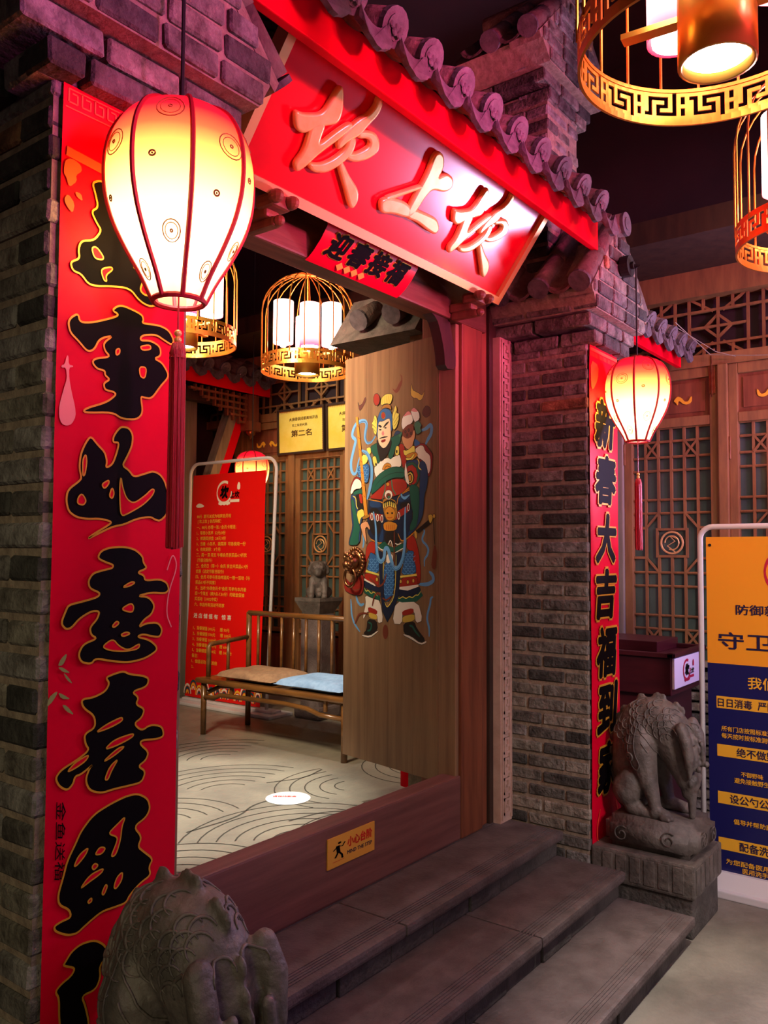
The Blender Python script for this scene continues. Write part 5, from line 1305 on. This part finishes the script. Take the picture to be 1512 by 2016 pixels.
# sheet faces -x; u runs right in the picture (towards -y)
def Pm2(u,v): yy=5.535-u*(.86)+.07*(1-v)*(1-u)-0*u+.04*(1-v)*u*-1+.08*(1-v)*u ; return Vector((xb-.02-.006*math.sin(v*9)-.004*math.sin(u*5),yy,.40+1.85*v))
sh=MB(); vs=[];fs=[]
for j in range(31):
    for i in range(9): vs.append(Pm2(i/8,j/30))
for j in range(30):
    for i in range(8): fs.append((j*9+i,j*9+i+1,(j+1)*9+i+1,(j+1)*9+i))
part('banner_sheet',sh.add(vs,fs),mBANR,MS,True)
def mline(mb,key,u,v,w,h,m=0):
    vs,fs,tw,th=TX[key]; mb.add(glyphs(key,lambda x,y:Pm2(u+x/tw*w,v+y/th*h)+Vector((-.003,0,0)),(-1,0,0)),fs,m)
cwid=.0385
for i in range(len(MENU)):
    mb=MB(); v=.803-i*.0247; mline(mb,('m',i),.085 if i not in (1,8) else .10,v,min(.88,TX[('m',i)][2]*cwid),.0165*TX[('m',i)][3]/.9); part('text_line',mb,mYEL,MS)
mb=MB(); mline(mb,'jin',.085,.355,.52,.022); part('text_line',mb,mCREAM,MS,label='cream heading line')
for i in range(len(MENU2)):
    mb=MB(); v=.302-i*.0247; mline(mb,('n',i),.09,v,TX[('n',i)][2]*cwid,.0165*TX[('n',i)][3]/.9); part('text_line',mb,mYEL,MS)
def logo(P,cx,cy,r,ring,ink,parent,Nn,asp=1):
    g=MB(); g.ribbon([(cx+r*asp*math.cos(a),cy+r*math.sin(a)) for a in [PI*.35+i*.25 for i in range(22)]],r*.26,P,.0015,Nn,closed=False)
    for i in range(7): g.flat([(cx+(-.6+i*.22)*r*asp+r*.16*asp*math.cos(a),cy-r*(1.02+.06*(i%2))+r*.14*math.sin(a)) for a in [k*PI/5 for k in range(10)]],P,.0016,Nn)
    part('logo_ring',g,ring,parent)
    t=MB()
    for key,x,y,h,w in (('kan',cx-.55*r*asp,cy-.6*r,1.25*r,1.2*r*asp),('shangkan',cx+.8*r*asp,cy-.55*r,.62*r,1.3*r*asp)):
        vs,fs,tw,th=TX[key]; t.add(glyphs(key,lambda a,b:P(x+a/tw*w,y+b/th*h)+Vector(Nn)*.003,Nn),fs)
    part('logo_lettering',t,ink,parent)
    part('logo_bar',MB().flat([(cx+.85*r*asp,cy-.95*r),(cx+2.1*r*asp,cy-.95*r),(cx+2.1*r*asp,cy-.68*r),(cx+.85*r*asp,cy-.68*r)],P,.002,Nn).flat(chaikin([(cx+1.75*r*asp,cy+.2*r),(cx+2.15*r*asp,cy+.2*r),(cx+2.15*r*asp,cy+.7*r),(cx+1.95*r*asp,cy+.95*r),(cx+1.75*r*asp,cy+.7*r)]),P,.002,Nn),ring,parent)
logo(Pm2,.46,.915,.047,mCREAM,mINK,MS,(-1,0,0),2.1)
cl=MB(); cl.flat(chaikin([(.06,.86),(.10,.872),(.15,.868),(.19,.858),(.15,.852),(.08,.852)]),Pm2,.002,(-1,0,0)); part('cloud_print',cl,mCREAM,MS)
mDTEAL=mat('teal print','#14505a',None,.5)
wv=MB()
for i in range(12):
    for k,rr in enumerate((.055,.036,.018)): wv.ribbon([(.04+i*.085+rr*.9*math.cos(a),.012+(i%2)*.02+rr*.75*math.sin(a)) for a in [q*PI/10 for q in range(11)]],.010,Pm2,.002+.0005*k,(-1,0,0),m=[0,1,2][(k+i)%3],closed=False)
part('wave_print',wv,[mCREAM,mDTEAL,mYEL],MS)
# hitching post with seated lion
PP=thing('stone_post',(4.85,4.31,.345),'grey stone post with flared cap behind the bench','post')
part('shaft',MB().bbox((4.75,4.21,.40),(4.95,4.41,1.14),.03),mSTEP,PP); part('foot',MB().bbox((4.72,4.18,.345),(4.98,4.44,.44),.02),mSTEP,PP)
c=MB(); z0,z1=1.13,1.235
c.add([(4.77,4.23,z0),(4.93,4.23,z0),(4.93,4.39,z0),(4.77,4.39,z0),(4.72,4.18,z1),(4.98,4.18,z1),(4.98,4.44,z1),(4.72,4.44,z1),(4.72,4.18,z1+.025),(4.98,4.18,z1+.025),(4.98,4.44,z1+.025),(4.72,4.44,z1+.025)],[(3,2,1,0),(8,9,10,11)]+[(a+i,a+(i+1)%4,a+4+(i+1)%4,a+4+i) for a in(0,4) for i in range(4)])
part('flared_cap',c,mSTONE,PP)
LN=thing('stone_lion',(4.85,4.31,1.259),'small seated dark stone lion on the grey post','statue')
o=bpy.data.objects.new('body',LIONM); COL.objects.link(o); o.parent=LN; o.rotation_euler=(0,0,-.9)
lb=MB().ball((4.78,4.24,1.285),.026,12,8); part('ball',lb,mSTONE,LN,True)
# plaques above the lattice doors
def plaque(ya,yb,za,zb,label,txt=True):
    T=thing('award_plaque',(5.40,(ya+yb)/2,za),label,'plaque')
    tl=.012; P=lambda u,v:Vector((5.33-tl*v+.06,yb+(ya-yb)*u,za+(zb-za)*v)); Nn=Vector((-1,0,-.27)).normalized()
    part('plaque_face',MB().prism([(0,0),(1,0),(1,1),(0,1)],P,-Nn*.012),mPLAQ,T)
    f=MB()
    for q in ([(-.03,-.05),(1.03,-.05),(1.03,0),(-.03,0)],[(-.03,1),(1.03,1),(1.03,1.05),(-.03,1.05)],[(-.03,0),(0,0),(0,1),(-.03,1)],[(1,0),(1.03,0),(1.03,1),(1,1)]): f.prism(q,lambda u,v:P(u,v)-Nn*.015,Nn*.03)
    part('plaque_frame',f,mDARKW,T)
    b=MB()
    for i in range(26):
        b.flat([(.01+i*.0385,.94),(.025+i*.0385,.94),(.02+i*.038,.99),(.012+i*.038,.99)],P,.001,Nn)
        if i<18: b.flat([(.965,.03+i*.053),(.99,.035+i*.053),(.99,.055+i*.053),(.965,.06+i*.053)],P,.001,Nn)
    part('fluted_border',b,mGOLDF,T)
    if txt:
        for key,u,v,w,h in (('p1',.24,.74,.64,.085),('p2',.30,.60,.34,.07),('p3',.28,.36,.46,.16)):
            vs,fs,tw,th=TX[key]; part('lettering',MB().add(glyphs(key,lambda x,y:P(u+x/tw*w,v+y/th*h)+Nn*.001,Nn),fs),mat('brown print','#5a3a14',None,.6),T)
plaque(4.745,5.275,2.50,2.87,'bright yellow framed award plaque above the courtyard lattice door, fully seen')
plaque(4.16,4.69,2.50,2.87,'yellow framed award plaque mostly hidden behind the painted door')
# timber work at the back of the courtyard
BT=thing('timber_brace',(4.9,5.5,.345),'grey and red timber posts with slanting brace under the courtyard eave','timber frame')
part('post',MB().bbox((4.50,5.85,.345),(4.62,5.97,3.1),.006),mWOOD,BT); part('post',MB().bbox((4.74,5.85,.345),(4.92,6.0,3.1),.006),mGREYWOOD,BT)
part('brace',MB().beam((4.86,5.6,2.25),(5.12,5.6,2.93),.09,.10,(0,1,0)),mGREYWOOD,BT,label='grey slanting brace'); part('brace',MB().beam((4.95,5.62,2.20),(5.22,5.62,2.90),.09,.10,(0,1,0)),mRED,BT,label='red slanting brace')
part('cross_beam',MB().bbox((2.6,5.62,2.92),(5.45,5.72,3.03),.006),mDARKW,BT)
HC=thing('hanging_column',(5.25,5.45,2.66),'short carved red hanging column below the courtyard eave','column')
part('shaft',MB().bbox((5.20,5.47,2.79),(5.32,5.57,3.03),.006),mWOOD,HC); part('collar',MB().bbox((5.185,5.455,2.70),(5.335,5.585,2.79),.012),mWOOD,HC); part('drop',MB().lathe([(.05,2.70),(.045,2.675),(.02,2.66),(.012,2.64),(.001,2.63)],(5.26,5.52,0),14),mBRONZE,HC,True)
FW=thing('fretwork_bracket',(4.95,5.5,2.8),'dark red stepped fretwork between eave and hanging column','fretwork')
f=MB()
for i,(xa,xb2,za) in enumerate(((4.55,5.2,2.985),(4.7,5.2,2.93),(4.85,5.2,2.875),(5.0,5.2,2.82),(5.1,5.2,2.765))): f.box((xa,5.498,za),(xb2,5.532,za+.018))
for i in range(9): x=4.6+i*.072; f.box((x,5.50,3.03-.055*(1+min(4,i*.6))),(x+.016,5.53,3.03))
part('fret_bars',f,mWOOD,FW,kind='stuff')
LWN=thing('lattice_window',(4.45,6.05,1.2),'warm lit yellow lattice window at the back of the courtyard','window')
part('lit_panes',MB().box((3.9,6.285,.8),(4.72,6.30,2.85)),lampmat('lit window','#e8b860',.55),LWN)
w_=MB()
for i in range(9): w_.box((3.9+i*.10,6.25,.8),(3.918+i*.10,6.285,2.85))
for i in range(15): w_.box((3.9,6.248,.8+i*.145),(4.72,6.2855,.818+i*.145))
part('window_bars',w_,mLAT,LWN)
part('carved_panel',MB().bbox((4.36,6.22,2.78),(4.5,6.25,3.0),.01),mGOLDF,LWN)
# ceiling spray head in the courtyard
SP=thing('ceiling_spotlight',(3.6,4.3,3.9),'small pale spotlight on the dark courtyard ceiling left of the birdcage','spotlight')
sp=Vector((3.79,4.5,3.58))
part('housing',MB().tube([sp+Vector((0,0,.03)),sp+Vector((0,0,-.03))],.035,14),mWHITE,SP,True); part('nozzle',MB().tube([sp+Vector((0,0,-.03)),sp+Vector((0,0,-.07))],.014,10),mWHITE,SP); part('arm',MB().tube([sp+Vector((0,0,.0)),sp+Vector((.08,-.05,.02)),sp+Vector((.1,-.06,.06))],.006,6).tube([sp+Vector((0,0,.03)),(sp.x,sp.y,5.0)],.008,6),mWHITE,SP)
rc=thing('red_canister',(3.75,2.66,.345),'red cylinder on the courtyard floor showing under the painted door','canister')
part('body',MB().lathe([(.001,.345),(.05,.345),(.05,.60),(.035,.65),(.016,.67),(.001,.67)],(3.75,2.66,0),18),mRED,rc,True); part('collar',MB().lathe([(.02,.665),(.02,.70),(.001,.70)],(3.75,2.66,0),12),mBLACK,rc)
# floor sticker
s=thing('floor_sticker',(3.16,3.0,.3455),'round white sticker on the courtyard floor','sticker')
Pk=lambda u,v:Vector((3.161+u,3.005+v,.3475))
part('disc',MB().flat(arcpts((0,0),.115,0,2*PI,28)[:-1],Pk),mWHT,s); t=MB(); text(t,'stk',(3.16,3.03,.3485),(.604,-.797,0),(.797,.604,0),w=.12,h=.025,align='C'); part('lettering',t,mREDT,s)
# ---------------------------------------------------------------- right side: lectern and notice stand
LC=thing('lectern',(4.68,1.66,0),'dark red wooden reception lectern with a white logo plate behind the right beast','lectern')
part('body',MB().bbox((4.46,1.50,.0),(4.90,1.90,.86),.006),mLECT,LC); part('top_box',MB().bbox((4.42,1.46,.86),(4.96,1.94,1.06),.006),mLECT,LC)
tp=MB().bbox((4.40,1.44,1.06),(4.98,1.475,1.085),.004).bbox((4.40,1.44,1.06),(4.43,1.96,1.085),.004).bbox((4.95,1.44,1.06),(4.98,1.96,1.085),.004); part('top_rim',tp,mLECT,LC)
part('back_ledge',MB().bbox((4.62,1.60,1.06),(4.98,1.96,1.12),.004),mLECT,LC)
part('logo_plate',MB().bbox((4.435,1.445,.895),(4.955,1.459,1.055),.003),mWHT,LC)
Pl=lambda u,v:Vector((4.435+u,1.4445,.895+v)); logo(Pl,.20,.085,.052,mREDP,mINK,LC,(0,-1,0),1.1)
NS=thing('notice_stand',(4.23,.9,0),'orange and navy health notice on a white tube frame stand at the right edge','sign')
nx=4.23; ya,yb=.60,1.212
part('base',MB().bbox((4.12,.50,0),(4.34,1.235,.035),.006).prism([(4.15,.035),(4.31,.035),(4.27,.10),(4.19,.10)],lambda u,v:Vector((u,.52,v)),(0,.70,0)),mWHITE,NS)
fp=[(nx,1.245,.035),(nx,1.245,1.68)]+[(nx,1.185+.06*math.cos(a*PI/12),1.68+.06*math.sin(a*PI/12)) for a in range(1,6)]+[(nx,1.185,1.74),(nx,.62,1.74)]+[(nx,.62-.06*math.sin(a*PI/12),1.68+.06*math.cos(a*PI/12)) for a in range(1,6)]+[(nx,.56,1.68),(nx,.56,.035)]
part('tube_frame',MB().tube(fp,.0135,12),mWHITE,NS,True)
Pn=lambda u,v:Vector((nx-.018,yb-u*(yb-ya),.10+v*1.59)); Nn_=(-1,0,0)
part('upper_board',MB().prism([(0,.616),(1,.616),(1,1),(0,1)],Pn,(.006,0,0)),mAMB,NS,label='amber upper half'); part('lower_board',MB().prism([(0,0),(1,0),(1,.616),(0,.616)],Pn,(.006,0,0)),mNAVY,NS,label='navy lower half')
for v in (.482,.338,.198,.062): part('heading_strip',MB().flat([(.065,v),(.93,v),(.93,v+.036),(.065,v+.036)],Pn,.001,Nn_),mYEL,NS)
def nl(i,u,v,w,h,m): 
    vs,fs,tw,th=TX[('b',i)]; part('text_line',MB().add(glyphs(('b',i),lambda x,y:Pn(u+x/tw*w,v+y/th*h)+Vector((-.0025,0,0)),(-1,0,0)),fs),m,NS)
nl(0,.22,.765,.42,.031,mNAVYT); nl(1,.085,.66,.82,.052,mNAVYT); nl(2,.30,.547,.43,.036,mYEL)
nl(3,.075,.4865,.56,.026,mNAVYT); nl(4,.10,.414,.50,.016,mYEL); nl(5,.10,.393,.46,.016,mYEL)
nl(6,.21,.343,.36,.026,mNAVYT); nl(7,.24,.286,.16,.015,mYEL); nl(8,.19,.265,.34,.016,mYEL)
nl(9,.155,.203,.50,.026,mNAVYT); nl(10,.18,.143,.42,.016,mYEL); nl(11,.22,.067,.36,.026,mNAVYT); nl(12,.12,.022,.64,.016,mYEL); nl(13,.24,.003,.28,.016,mYEL)
for u,v in ((.03,.975),(.97,.975),(.03,.03),(.97,.03)): part('eyelet',MB().tube([Pn(u,v)+Vector((-.004,0,0)),Pn(u,v)+Vector((.001,0,0))],.007,10),mBLACK,NS)
logo(Pn,.58,.895,.06,mREDP,mNAVYT,NS,Nn_,2.4)
# added housing, out of view, behind the violet flood, bracketed to the right wall
part('added_flood_housing',MB().bbox((5.13,.20,2.0),(5.26,.46,2.26),.015).tube([(5.24,.33,2.13),(5.5,.33,2.13)],.018,8),mBLACK,wr)
